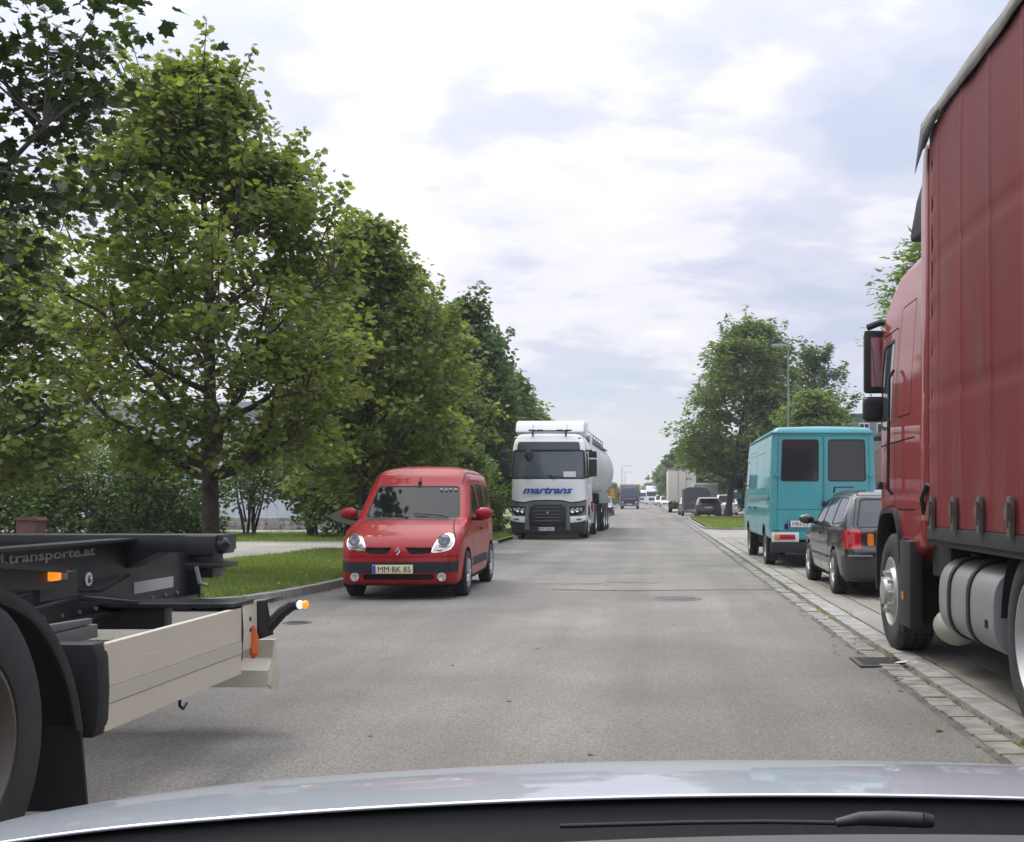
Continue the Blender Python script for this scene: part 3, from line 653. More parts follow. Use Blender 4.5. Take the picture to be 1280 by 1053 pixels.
def hatch(label, loc, rz, col, L_=4.25, W=.88, H=1.42, group=None, rear_seen=True, name='parked_car', cat='car', sedan=False, plate_txt=None, step=.09):
    """far parked car; front at y=0"""
    root = thing(name, label, cat, loc, rz, group)
    if sedan: side = [(.12, .2), (0, .35), (.02, .6), (.2, .75), (1.1, .92), (1.8, H-.07), (2.3, H), (2.9, H-.02), (3.5, 1.08), (L_-.15, .98), (L_-.02, .8), (L_, .4), (L_-.1, .22)]
    else: side = [(.12, .2), (0, .35), (.02, .6), (.2, .75), (1.05, .95), (1.75, H-.08), (2.2, H), (3.2, H-.03), (L_-.5, H-.12), (L_-.2, 1.0), (L_-.05, .85), (L_, .5), (L_-.03, .3), (L_-.1, .22)]
    plan = sym([(0, 0), (.6*W, .03), (.9*W, .25), (W, .8), (W, L_-.7), (.93*W, L_-.1), (.8*W, L_), (0, L_+.02)])
    front = sym([(0, .19), (.88*W, .21), (W, .4), (W, .7), (.95*W, .92), (.76*W, H-.1), (.62*W, H-.02), (0, H+.02)])
    bm = body(side, plan, front, k=.08, bend=(.1, .08), core=(.4, .7, L_-.8, .5, .7), step=step)
    wy = (.85, L_-.82)
    for yc in wy: cut(bm, circ((yc, .31), .36, 14), 'x', lambda c, n: abs(c.x) > .5, 99)
    so_ = lambda c, n: abs(n.x) > .45
    e = L_-1.0 if sedan else L_-.75
    cut(bm, rpoly([(1.45, .97), (2.35, .95), (2.35, H-.1), (1.95, H-.12)], .06), 'x', so_, 2)
    cut(bm, rpoly([(2.42, .95), (e+.1, .97), (e-.3, H-.13), (2.42, H-.1)], .06), 'x', so_, 2)
    cut(bm, rpoly([(-.74*W, .98), (.74*W, .98), (.62*W, H-.12), (-.62*W, H-.12)], .06), 'y', lambda c, n: n.y > .2 and c.z > .9, 1)
    cut(bm, rpoly([(-.78*W, .98), (.78*W, .98), (.64*W, H-.08), (-.64*W, H-.08)], .06), 'y', lambda c, n: n.y < -.2 and c.z > .9, 3)
    for s in (1, -1):
        cut(bm, rpoly([(s*.58*W, .72), (s*1.1*W, .74), (s*1.1*W, .90), (s*.62*W, .88)][::s], .04), 'y', lambda c, n: c.y > L_-.5, 7)
        cut(bm, rpoly([(s*.50*W, .60), (s*.95*W, .62), (s*.95*W, .76), (s*.60*W, .70)][::s], .04), 'y', lambda c, n: c.y < .5, 8)
    cut(bm, rpoly([(-.45*W, .42), (.45*W, .42), (.5*W, .62), (-.5*W, .62)], .04), 'y', lambda c, n: c.y < .2, 9)
    cut(bm, [(-W, .40), (W, .40), (W, .43), (-W, .43)], 'y', lambda c, n: c.y > L_-.3, 9)
    P = mat('paint_%d_%d_%d' % tuple(int(c*1000) for c in col), col, .3, .3, 1.0)
    split(bm, {0: ('body', P), 1: ('rear_window', M_GLASS), 2: ('side_window', M_GLASS), 3: ('windscreen', M_GLASS), 7: ('tail_light', M_TAIL), 8: ('headlight', M_LAMP), 9: ('grille', M_BLK)}, root)
    b = MB()
    for yc in wy:
        for s in (1, -1): liner(b, s*(W-.03), s*.5, yc, .31, .365, n=10)
    b.build('underbody', M_SEAM, root)
    for yc in wy:
        for s in (1, -1): wheel(root, s*(W-.11), yc, .31, .2, .2, s, n=5)
    for s in (1, -1):
        b = MB(); b.ball((s*(W+.09), 1.5, 1.0), (.10, .06, .07), 8, 6); b.build('wing_mirror', P, root)
    b = MB(); b.box(-.26, .26, L_-.01, L_+.02, .66, .77); b.build('number_plate', M_PLATEW, root)
    return root

def white_lorry():
    """white tractor unit with a silver-white tank trailer"""
    root = thing('tanker_lorry', 'white lorry with blue lettering across its front pulling a pale tank trailer', 'lorry', (-3.34, 36.6, 0), R(-1.25))
    W = 1.25
    white = mat('cab_white', (.80, .80, .79), .4, 0, .5)
    # lower cab with front bent in plan, sloping screen, high roof
    side = [(.10, .45), (.0, .55), (.0, 1.15), (.03, 1.9), (.25, 2.9), (.32, 3.12), (.45, 3.36), (.75, 3.50), (1.2, 3.56), (2.25, 3.60), (2.3, 3.5), (2.3, .95), (1.9, .85), (.3, .42)]
    plan = sym([(0, -.02), (.9, .05), (1.13, .18), (1.22, .40), (W, .8), (W, 2.3), (0, 2.32)])
    front = sym([(0, .40), (1.2, .42), (1.24, .6), (W, 1.2), (1.24, 2.0), (1.19, 2.9), (1.12, 3.2), (.98, 3.45), (.6, 3.56), (0, 3.6)])
    bm = body(side, plan, front, k=.10, bend=(.07, 0), core=(.6, .7, 1.7, 1.2, 2.8), step=.06)
    fo = lambda c, n: n.y < -.2; so_ = lambda c, n: abs(n.x) > .5
    cut(bm, circ((1.38, .52), .60, 24), 'x', lambda c, n: abs(c.x) > .6, 99)
    ring(bm, rpoly([(-1.22, 1.93), (1.22, 1.93), (1.16, 2.88), (-1.16, 2.88)], .10), 'y', fo, .05, 6, 1)
    cut(bm, rpoly([(-1.02, 2.87), (1.02, 2.87), (.98, 3.13), (-.98, 3.13)], .05), 'y', fo, 4)
    # dark wavy gap under the name panel, grey mask below
    wave = [(-1.3, 1.30), (-1.0, 1.22), (-.75, 1.20), (-.45, 1.26), (0, 1.27), (.45, 1.26), (.75, 1.20), (1.0, 1.22), (1.3, 1.30)]
    low = [(1.3, .40), (-1.3, .40)]
    fm = lambda c, n: n.y < -.12 and c.y < .55
    cut(bm, low+wave, 'y', fm, 5)
    wave2 = [(x, z-.045) for x, z in wave]
    cut(bm, low+wave2, 'y', fm, 3)
    ring(bm, rpoly([(.42, 2.0), (.95, 1.95), (1.25, 2.05), (1.25, 2.80), (.62, 2.80)], .08), 'x', so_, .03, 6, 2)
    seam(bm, rpoly([(.35, 1.2), (.35, 1.95), (.55, 2.95), (1.35, 2.95), (1.35, 1.15)], .06), 'x', so_, .012)
    res = split(bm, {0: ('cab', white), 1: ('windscreen', mat('lorry_screen', (.075, .09, .10), .10, spec=.8)), 2: ('side_window', M_GLASS), 3: ('front_mask', mat('mask_grey', (.12, .125, .13), .45, 0, .3)), 4: ('sun_visor', mat('visor_grey', (.05, .053, .06), .3)), 5: ('panel_gap', M_SEAM), 6: ('rubber_seal', M_BLK)}, root, {1: -.01, 2: -.01, 3: .004, 4: .03, 5: -.004})
    cab = res['cab'][0]
    # grille with slats and diamond
    b = MB(); b.prism([(-.50, .50), (.50, .50), (.60, .60), (.56, 1.02), (.44, 1.12), (-.44, 1.12), (-.56, 1.02), (-.60, .60)], 'y', -.035, .05); g = b.build('grille', M_BLK, root, bevel=.01)
    b = MB()
    for k in range(5):
        z = .60+.105*k; ww = .42 if k < 4 else .36; b.box(-ww, ww, -.065, -.03, z-.018, z+.018)
    b.build('grille_slat', M_DGREY, g, bevel=.006)
    b = MB(); o = [(0, .09), (.065, 0), (0, -.09), (-.065, 0)]
    v = [(a, -.06, .90+c) for a, c in o]+[(a*.7, -.09, .90+c*.7) for a, c in o]+[(a*.35, -.07, .90+c*.4) for a, c in o]; f = []
    for k in range(4):
        j = (k+1) % 4; f += [(k, j, 4+j, 4+k), (4+k, 4+j, 8+j, 8+k)]
    b.add(v, f); b.build('badge', M_CHROME, g)
    for s in (1, -1):
        yb = .02
        b = MB(); b.prism([(s*.68, .78), (s*1.0, .80), (s*1.17, .92), (s*1.19, 1.08), (s*.70, 1.04)], 'y', .02, .10); b.v = [(x, y+.22*max(0, abs(x)-.75)-.02, z) for x, y, z in b.v]; h = b.build('headlight', M_SEAM, root, bevel=.01)
        for xx, zz, r_ in ((.80, .92, .075), (.95, .94, .07), (1.07, .96, .05)):
            b = MB(); b.lathe([(-.03, r_), (-.035, r_*.9), (-.01, r_*.5), (.0, .001)], (s*xx, .02+.22*max(0, xx-.75)-.01, zz), 'y', 16); b.build('lamp', M_LAMP, h)
        b = MB(); b.prism([(s*.70, .53), (s*1.10, .57), (s*1.22, .62), (s*1.22, .78), (s*1.0, .74), (s*.70, .74)], 'y', .0, .1); b.v = [(x, y+.25*max(0, abs(x)-.8)-.015, z) for x, y, z in b.v]; c = b.build('corner_panel', white, root, bevel=.015)
        b = MB(); b.box(s*1.0-.08, s*1.0+.08, .018, .05, .62, .67); b.build('fog_light', M_DGREY, c, bevel=.008)
        b = MB(); b.prism([(s*.58, .30), (s*.74, .30), (s*.70, 1.10), (s*.62, 1.16)], 'y', -.045, .05); b.build('mask_pillar', mat('mask_grey', (0, 0, 0)), root, bevel=.012)
        b = MB(); b.ball((s*1.02, .02, 3.25), (.05, .05, .04), 8, 6); b.build('marker_light', M_AMBER, root)
        # mirrors
        b = MB(); b.box(s*1.42-.13, s*1.42+.13, .30, .42, 2.02, 2.58); b.box(s*1.42-.13, s*1.42+.13, .30, .42, 2.62, 2.84); m_ = b.build('wing_mirror', M_BLK, root, bevel=.03)
        b = MB(); b.tube([(s*1.18, .40, 2.85), (s*1.40, .36, 2.86)], .03, 6); b.build('mirror_arm', M_BLK, m_); b = MB(); b.tube([(s*1.2, .40, 2.0), (s*1.38, .36, 2.04)], .03, 6); b.build('mirror_arm', M_BLK, m_)
        # side deflector behind cab
        b = MB(); b.box(s*1.20-.02, s*1.20+.02, 2.25, 2.85, 1.2, 3.55); b.build('side_deflector', white, root, bevel=.015)
        # steps, wheels
        b = MB(); b.prism([(.72, .32), (.72, 1.1), (.55, 1.1), (.15, .55), (.15, .32)], 'x', min(s*.85, s*1.20), max(s*.85, s*1.20)); b.build('bumper_corner', M_BLK, root, bevel=.03)
        wheel(root, s*1.06, 1.38, .50, .30, .29, s, 'disc'); wheel(root, s*1.05, 5.1, .50, .30, .29, s, 'truck', twin=True)
        b = MB(); b.box(min(s*.75, s*1.2), max(s*.75, s*1.2), 2.2, 4.1, .42, .95); b.build('fuel_tank', mat('tank_alu', (.45, .46, .47), .4, .6, dirt=.3), root, bevel=.10, seg=4)
        b = MB(); liner(b, s*1.22, s*.6, 1.38, .52, .60, -20, 200); b.build('wheel_arch', M_SEAM, root)
        b = MB(); liner(b, s*1.22, s*.85, 5.1, .5, .60, 20, 160); b.build('mudguard', M_BLK, root)
    b = MB(); b.box(-1.18, 1.18, .06, .5, .18, .52); b.build('bumper', M_BLK, root, bevel=.05)
    b = MB(); b.prism([(.55, 3.46), (.75, 3.78), (1.0, 3.86), (2.2, 3.88), (2.4, 3.8), (2.4, 3.4), (.9, 3.4)], 'x', -1.12, 1.12); b.build('roof_deflector', white, root, bevel=.07, seg=3)
    b = MB(); b.tube([(-.55, .42, 3.50), (.62, .42, 3.50)], .022, 8)
    for x in (-.55, -.3, .35, .62): b.box(x-.11, x+.11, .40, .45, 3.49, 3.54)
    b.tube([(-.52, .40, 3.50), (-.52, .36, 3.32)], .03, 6); b.tube([(.55, .40, 3.50), (.55, .36, 3.32)], .03, 6); b.tube([(-.52, .4, 3.5), (-.52, .45, 3.72)], .006, 5); b.tube([(.58, .4, 3.5), (.58, .45, 3.72)], .006, 5)
    b.build('light_bar', M_BLK, root)
    text('martrans', .3, mat('letter_blue', (.004, .075, .34), .4), root, (.0, -.035, 1.57), (R(90), 0, 0), 'lettering', shear=.35, bold=.012, fitw=1.60, fith=.215)
    pl = plate(root, -.05, .05, .335, 'PO 4H8L1', m=M_PLATEW)
    for x in (-.55, .25):
        b = MB(); b.tube([(x, .02, 1.94), (x-.25, .03, 2.05), (x+.25, .05, 2.0)], [.02, .012, .01], 6); b.build('wiper', M_BLK, root)
    # things seen behind the screen, built on the glass line
    b = MB(); b.ball((-.62, .12, 2.70), (.14, .05, .16), 12, 8); b.tube([(-.75, .14, 2.88), (-.6, .12, 2.78)], .03, 6); b.build('interior_mirror', M_BLK, root)
    b = MB(); b.box(.50, .90, .06, .07, 2.0, 2.18); b.build('dashboard_card', M_PLATEW, root)
    # chassis and tank trailer
    b = MB(); b.box(-.42, -.30, 1.0, 6.2, .65, .95); b.box(.30, .42, 1.0, 6.2, .65, .95); b.box(-.5, .5, 1.2, 1.6, .4, .9); b.box(-1.0, 1.0, 4.9, 5.3, .4, .6); b.build('chassis', M_BLK, root)
    tk = mat('tank_shell', (.66, .67, .67), .42, .2, .2, dirt=.25)
    b = MB(); zc = 2.50; r = 1.25
    prof = [(3.05, .001), (3.06, .5), (3.15, .9), (3.35, 1.15), (3.6, r), (9.0, r), (15.2, r), (15.45, 1.05), (15.6, .7), (15.65, .001)]
    b.lathe(prof, (0, 0, zc), 'y', 56); tank = b.build('tank', tk, root, ang=50)
    for y in (3.7, 5.6, 7.5, 9.4, 11.3, 13.2, 15.0): b = MB(); b.lathe([(-.035, r+.002), (-.03, r+.03), (.03, r+.03), (.035, r+.002)], (0, y, zc), 'y', 56); b.build('tank_ring', tk, tank, ang=50)
    for s in (1, -1):
        b = MB(); b.box(min(s*.70, s*.74), max(s*.70, s*.74), 3.3, 15.2, 3.50, 3.74); b.box(min(s*.74, s*1.0), max(s*.74, s*1.0), 3.3, 15.2, 3.44, 3.47)
        for k in range(9): b.tube([(s*.78, 3.4+k*1.45, 3.35), (s*.78, 3.4+k*1.45, 3.84)], .02, 5)
        b.tube([(s*.78, 3.4, 3.84), (s*.78, 15.0, 3.84)], .02, 6); b.build('walkway_rail', M_STEEL, tank)
        b = MB(); b.box(min(s*.95, s*1.22), max(s*.95, s*1.22), 7.0, 11.8, 1.12, 1.5); b.build('side_locker', mat('locker_grey', (.30, .31, .32), .5, .2), root, bevel=.04)
        b = MB(); b.box(min(s*.85, s*1.2), max(s*.85, s*1.2), 6.4, 6.55, .35, 1.5); b.box(min(s*.8, s*1.22), max(s*.8, s*1.22), 6.35, 6.6, .25, .35); b.build('support_leg', M_BLK, root)
        for y in (9.6, 10.95, 12.3):
            wheel(root, s*1.05, y, .50, .34, .29, s, 'truck')
        b = MB(); b.box(min(s*.9, s*1.23), max(s*.9, s*1.23), 8.95, 9.0, .2, .95); b.build('mud_flap', M_BLK, root)
        b = MB(); b.box(s*1.235-.005, s*1.235+.005, 7.4, 7.65, .78, .93); b.box(s*1.235-.005, s*1.235+.005, 8.6, 8.8, .4, .55); b.build('reflector', M_PLATEW, root)
    for x in (0,):
        for y in (4.8, 7.6, 10.4, 13.2): b = MB(); b.lathe([(0, .30), (.16, .30), (.2, .26), (.22, .001)], (x, y, 3.62), 'z', 20); b.build('hatch_lid', M_STEEL, tank)
    b = MB(); b.box(-1.1, 1.1, 2.95, 3.1, 1.15, 1.9); b.box(-.6, .6, 3.0, 15.4, 1.05, 1.4); b.box(-1.15, 1.15, 9.0, 13.0, .9, 1.15); b.build('trailer_frame', M_BLK, root)
    b = MB(); b.prism([(1.02, .72), (1.24, .86), (1.24, 1.15), (1.12, 1.15)], 'y', 2.9, 3.4); b.build('air_line_cover', M_TAIL, root)
    b = MB(); b.box(-1.2, 1.2, 15.3, 15.42, .5, .65); b.build('underrun_bar', M_STEEL, root)
    return root

def container_trailer():
    root = thing('container_trailer', 'empty black container trailer with beige side guard and lit amber lamps at left edge', 'trailer', (0, 0, 0))
    blk = mat('chassis_black', (.013, .015, .018), .42, .0, .15, dirt=.14)
    alu = mat('beige_aluminium', (.71, .67, .54), .42, .05, .1, dirt=.08)
    cx = -3.46
    # main beams (I-section) with lower flange
    for x in (-2.90, -4.02):
        b = MB(); b.box(x-.008, x+.008, -4.0, 7.15, .72, 1.09); b.box(x-.07, x+.07, -4.0, 7.22, .705, .722); b.box(x-.07, x+.07, -4.0, 7.15, 1.085, 1.10); b.box(x-.07, x+.075, 7.15, 7.17, .70, 1.07); o = b.build('main_beam', blk, root)
        if x > -3:
            text('l.transporte.at', .08, mat('faded_white', (.36, .37, .37), .6), o, (x+.012, 5.50, 1.042), (R(90), 0, R(90)), 'beam_lettering', fitw=.86, fith=.062, bold=.0015)
            b = MB(); b.lathe([(0, .036), (.003, .036), (.003, .001)], (x+.009, 5.87, .905), 'x', 20); e = b.build('number_disc', M_PLATEW, o)
            e.data.transform(Matrix.Translation((0, 0, -.0)) ); text('6', .06, M_INK, e, (x+.014, 5.87, .905), (R(90), 0, R(90)), 'disc_number', fith=.04)
            b = MB(); b.box(x+.009, x+.013, 6.38, 6.90, .785, .85); b.build('reflective_strip', mat('reflective_strip', (.50, .51, .52), .3), o)
    # cross members
    for y in (-2, 0, 2, 4.0, 5.2):
        b = MB(); b.box(-4.0, -2.92, y-.05, y+.05, .86, .98); b.build('cross_member', blk, root, bevel=.01)
    # rear bolster carrying the container locks
    b = MB(); b.prism([(-4.70, 1.12), (-2.36, 1.12), (-2.36, 1.03), (-2.72, 1.02), (-2.90, .93), (-4.0, .93), (-4.2, 1.02), (-4.70, 1.03)], 'y', 6.28, 6.50)
    bo = b.build('rear_bolster', blk, root, bevel=.008)
    for x in (-2.47, -4.60):
        b = MB(); b.box(x-.085, x+.085, 6.24, 6.54, 1.01, 1.115); b.box(x-.05, x+.05, 6.30, 6.46, .88, 1.02); b.box(x-.10, x+.12, 6.26, 6.50, .935, .965); b.lathe([(0, .05), (.03, .045), (.05, .02), (.055, .001)], (x+.085, 6.32, 1.06), 'x', 14); lk = b.build('container_lock', blk, bo, bevel=.008)
        b = MB(); b.tube([(x, 6.2, .95), (x+.02, 6.2, .86), (x+.05, 6.22, .85)], .012, 6); b.build('lock_lever', M_STEEL, lk)
    # outrigger rail near the wheel with side lamp
    b = MB(); b.box(-2.35, -2.25, 2.2, 4.40, 1.07, 1.09); b.box(-2.33, -2.29, 2.2, 4.40, 1.00, 1.07); b.v = [(x, y, z-(y-3.95)*.10+.008) for x, y, z in b.v]; b.tube([(-2.3, 4.38, 1.03), (-2.5, 4.5, .98), (-2.88, 4.55, .95)], .02, 6); b.build('outrigger_rail', blk, root)
    b = MB(); b.box(-2.33, -2.30, 4.30, 4.58, .93, 1.03); b.build('lamp_bracket', blk, root)
    b = MB(); b.box(-2.298, -2.27, 4.335, 4.40, 1.005, 1.045); b.build('side_marker_lamp', mat('amber_lit', (1.0, .30, .02), .3, emit=.9), root, bevel=.006)
    b = MB(); b.box(-2.298, -2.272, 4.40, 4.45, 1.005, 1.045); b.build('side_reflector', mat('amber_dull', (.32, .13, .04), .3), root, bevel=.004)
    # mudguard, flap, wheel
    yc = 3.62
    prof = [(2.75, .42), (2.82, .66), (2.98, .86), (3.25, 1.0), (3.62, 1.05), (3.90, 1.005), (4.12, .90), (4.28, .74), (4.37, .58), (4.42, .42)]
    def spl(pr, n=5):
        o = []
        for i in range(len(pr)-1):
            p0, p1, p2, p3 = pr[max(i-1, 0)], pr[i], pr[i+1], pr[min(i+2, len(pr)-1)]
            for k in range(n):
                t = k/n; o.append(tuple(.5*(2*p1[j]+(p2[j]-p0[j])*t+(2*p0[j]-5*p1[j]+4*p2[j]-p3[j])*t*t+(3*p1[j]-p0[j]-3*p2[j]+p3[j])*t**3) for j in (0, 1)))
        return o+[pr[-1]]
    P = spl(prof)
    mc = (yc, .55)
    def ins(p, d):
        v = Vector((mc[0]-p[0], mc[1]-p[1])).normalized(); return (p[0]+v.x*d, p[1]+v.y*d)
    Q = [ins(p, .012) for p in P]; Rr = [ins(p, .055) for p in P]
    b = MB(); b.prism(P+Q[::-1], 'x', -2.62, -2.20); mg = b.build('mudguard', M_BLK, root, ang=50)
    b = MB(); b.prism(P+Rr[::-1], 'x', -2.215, -2.195); b.build('mudguard_lip', M_BLK, mg, ang=50, bevel=.004)
    b = MB(); b.box(-2.62, -2.20, 4.40, 4.415, .10, .44); b.v = [(x, y+(.44-z)*.16, z) for x, y, z in b.v]; b.build('mud_flap', mat('flap_rubber', (.03, .031, .033), .8), root)
    for k in range(14):
        b = MB(); yb = 4.75+.17*k; b.lathe([(0, .011), (.010, .010), (.012, .001)], (-2.892, yb, .745), 'x', 8); b.build('beam_bolt', M_STEEL, root)
    b = MB(); b.tube([(-2.86, 4.6, .90), (-2.84, 5.0, .865), (-2.86, 5.4, .885), (-2.84, 5.9, .845), (-2.86, 6.25, .90)], .011, 6); b.build('cable', M_SEAM, root)
    b = MB(); b.tube([(-2.86, 4.6, .84), (-2.85, 5.2, .80), (-2.86, 5.7, .825), (-2.7, 6.0, .77)], .014, 6); b.build('air_hose', mat('hose_dark', (.02, .022, .03), .4), root)
    for y in (yc, yc-1.31, yc-2.62): wheel(root, -2.36, y, .52, .36, .30, 1, 'truck', rimmat=mat('dusty_rim', (.13, .12, .10), .6, .3, dirt=.5)); wheel(root, -4.55, y, .52, .36, .30, -1, 'truck')
    b = MB(); b.box(-4.6, -2.3, yc-.06, yc+.06, .45, .6); b.build('axle', blk, root)
    # brackets seen through the gap
    b = MB(); b.prism([(4.58, .82), (4.70, .80), (5.05, .79), (5.05, .765), (4.72, .765), (4.58, .74)], 'x', -2.5, -2.47); b.box(-2.6, -2.47, 4.6, 5.1, .70, .76); b.build('guard_bracket', mat('bracket_grey', (.16, .165, .17), .5, .3), root, bevel=.004)
    # beige side guard of three boards, black end cap
    b = MB(); h0, h1 = .385, .735; zz = [(h0, h0+.105), (h0+.105, h0+.175), (h0+.175, h1)]
    pr = [(-2.19, h0), (-2.19, h0+.104), (-2.194, h0+.106), (-2.194, h0+.174), (-2.19, h0+.176), (-2.19, h0+.262), (-2.192, h0+.264), (-2.19, h0+.266), (-2.19, h1), (-2.225, h1), (-2.225, h0)]
    b.prism(pr, 'y', 4.58, 6.10); b.build('side_guard', alu, root)
    b = MB(); b.box(-2.193, -2.187, 4.58, 6.10, h0+.108, h0+.172); b.build('guard_stripe', mat('grey_beige_stripe', (.63, .595, .49), .5, .05), root)
    b = MB(); b.prism([(-2.40, h0-.01), (-2.20, h0-.01), (-2.183, h0+.05), (-2.178, (h0+h1)/2), (-2.183, h1-.05), (-2.20, h1+.01), (-2.40, h1+.01)], 'y', 4.50, 4.60); b.build('guard_end_cap', M_BLK, root, bevel=.01)
    # rear corner: beige bracket, underrun profile, strap, marker arm
    b = MB(); b.prism([(-2.30, .45), (-2.195, .45), (-2.188, .6), (-2.195, .745), (-2.30, .745)], 'y', 6.10, 6.13); b.build('guard_edge', M_BLK, root)
    b = MB(); b.box(-2.205, -2.195, 6.13, 6.36, .50, .745); b.box(-2.30, -2.195, 6.34, 6.36, .50, .745); cb = b.build('corner_bracket', alu, root, bevel=.003)
    b = MB(); b.lathe([(0, .014), (.004, .012), (.004, .001)], (-2.196, 6.25, .66), 'x', 10); b.lathe([(0, .014), (.004, .012), (.004, .001)], (-2.196, 6.25, .60), 'x', 10); b.build('bolt', M_BLK, cb)
    b = MB(); b.box(-4.75, -2.19, 6.00, 6.30, .745, .768); b.box(-4.7, -2.6, 6.1, 6.2, .62, .745); b.build('rear_tray', blk, root, bevel=.006)
    pu = [(6.52, .515), (6.55, .515), (6.55, .40), (6.47, .34), (6.47, .27), (6.60, .25), (6.60, .235), (6.44, .255), (6.44, .35), (6.52, .41)]
    b = MB(); b.prism(pu, 'x', -4.78, -2.16); un = b.build('underrun_bar', alu, root, bevel=.003)
    b = MB(); b.prism([(6.43, .27), (6.47, .24), (6.58, .235), (6.62, .30), (6.58, .42), (6.56, .515), (6.52, .515), (6.50, .40)], 'x', -2.162, -2.150); b.build('bar_end_cap', alu, un, bevel=.003)
    b = MB(); b.tube([(-2.19, 6.28, .62), (-2.185, 6.29, .56), (-2.185, 6.28, .47), (-2.19, 6.28, .44)], [.008, .022, .026, .006], 8); b.build('orange_strap', mat('orange_strap', (.70, .16, .03), .6), root)
    b = MB(); b.tube([(-2.20, 6.42, .745), (-2.19, 6.42, .60), (-2.17, 6.42, .54)], [.04, .055, .05], 8); b.tube([(-2.17, 6.42, .58), (-2.08, 6.44, .68), (-2.03, 6.45, .715), (-2.0, 6.45, .72)], [.035, .032, .03, .03], 8); arm = b.build('marker_arm', M_BLK, root)
    b = MB(); b.ball((-1.985, 6.45, .72), (.02, .026, .024), 10, 8); b.build('white_marker_lens', mat('white_lit', (1, .93, .8), .3, emit=.9), arm)
    b = MB(); b.ball((-1.955, 6.45, .72), (.02, .026, .024), 10, 8); b.build('amber_marker_lens', mat('amber_lit', (0, 0, 0)), arm)
    b = MB(); b.tube([(-2.25, 5.45, .40), (-2.25, 5.45, .33), (-2.25, 5.49, .31), (-2.25, 5.53, .33)], .008, 6); b.build('hook', M_BLK, root)
    b = MB(); b.tube([(-2.95, 4.9, .80), (-2.9, 5.1, .78)], .01, 5); b.build('air_hose', M_BLK, root)
    return root

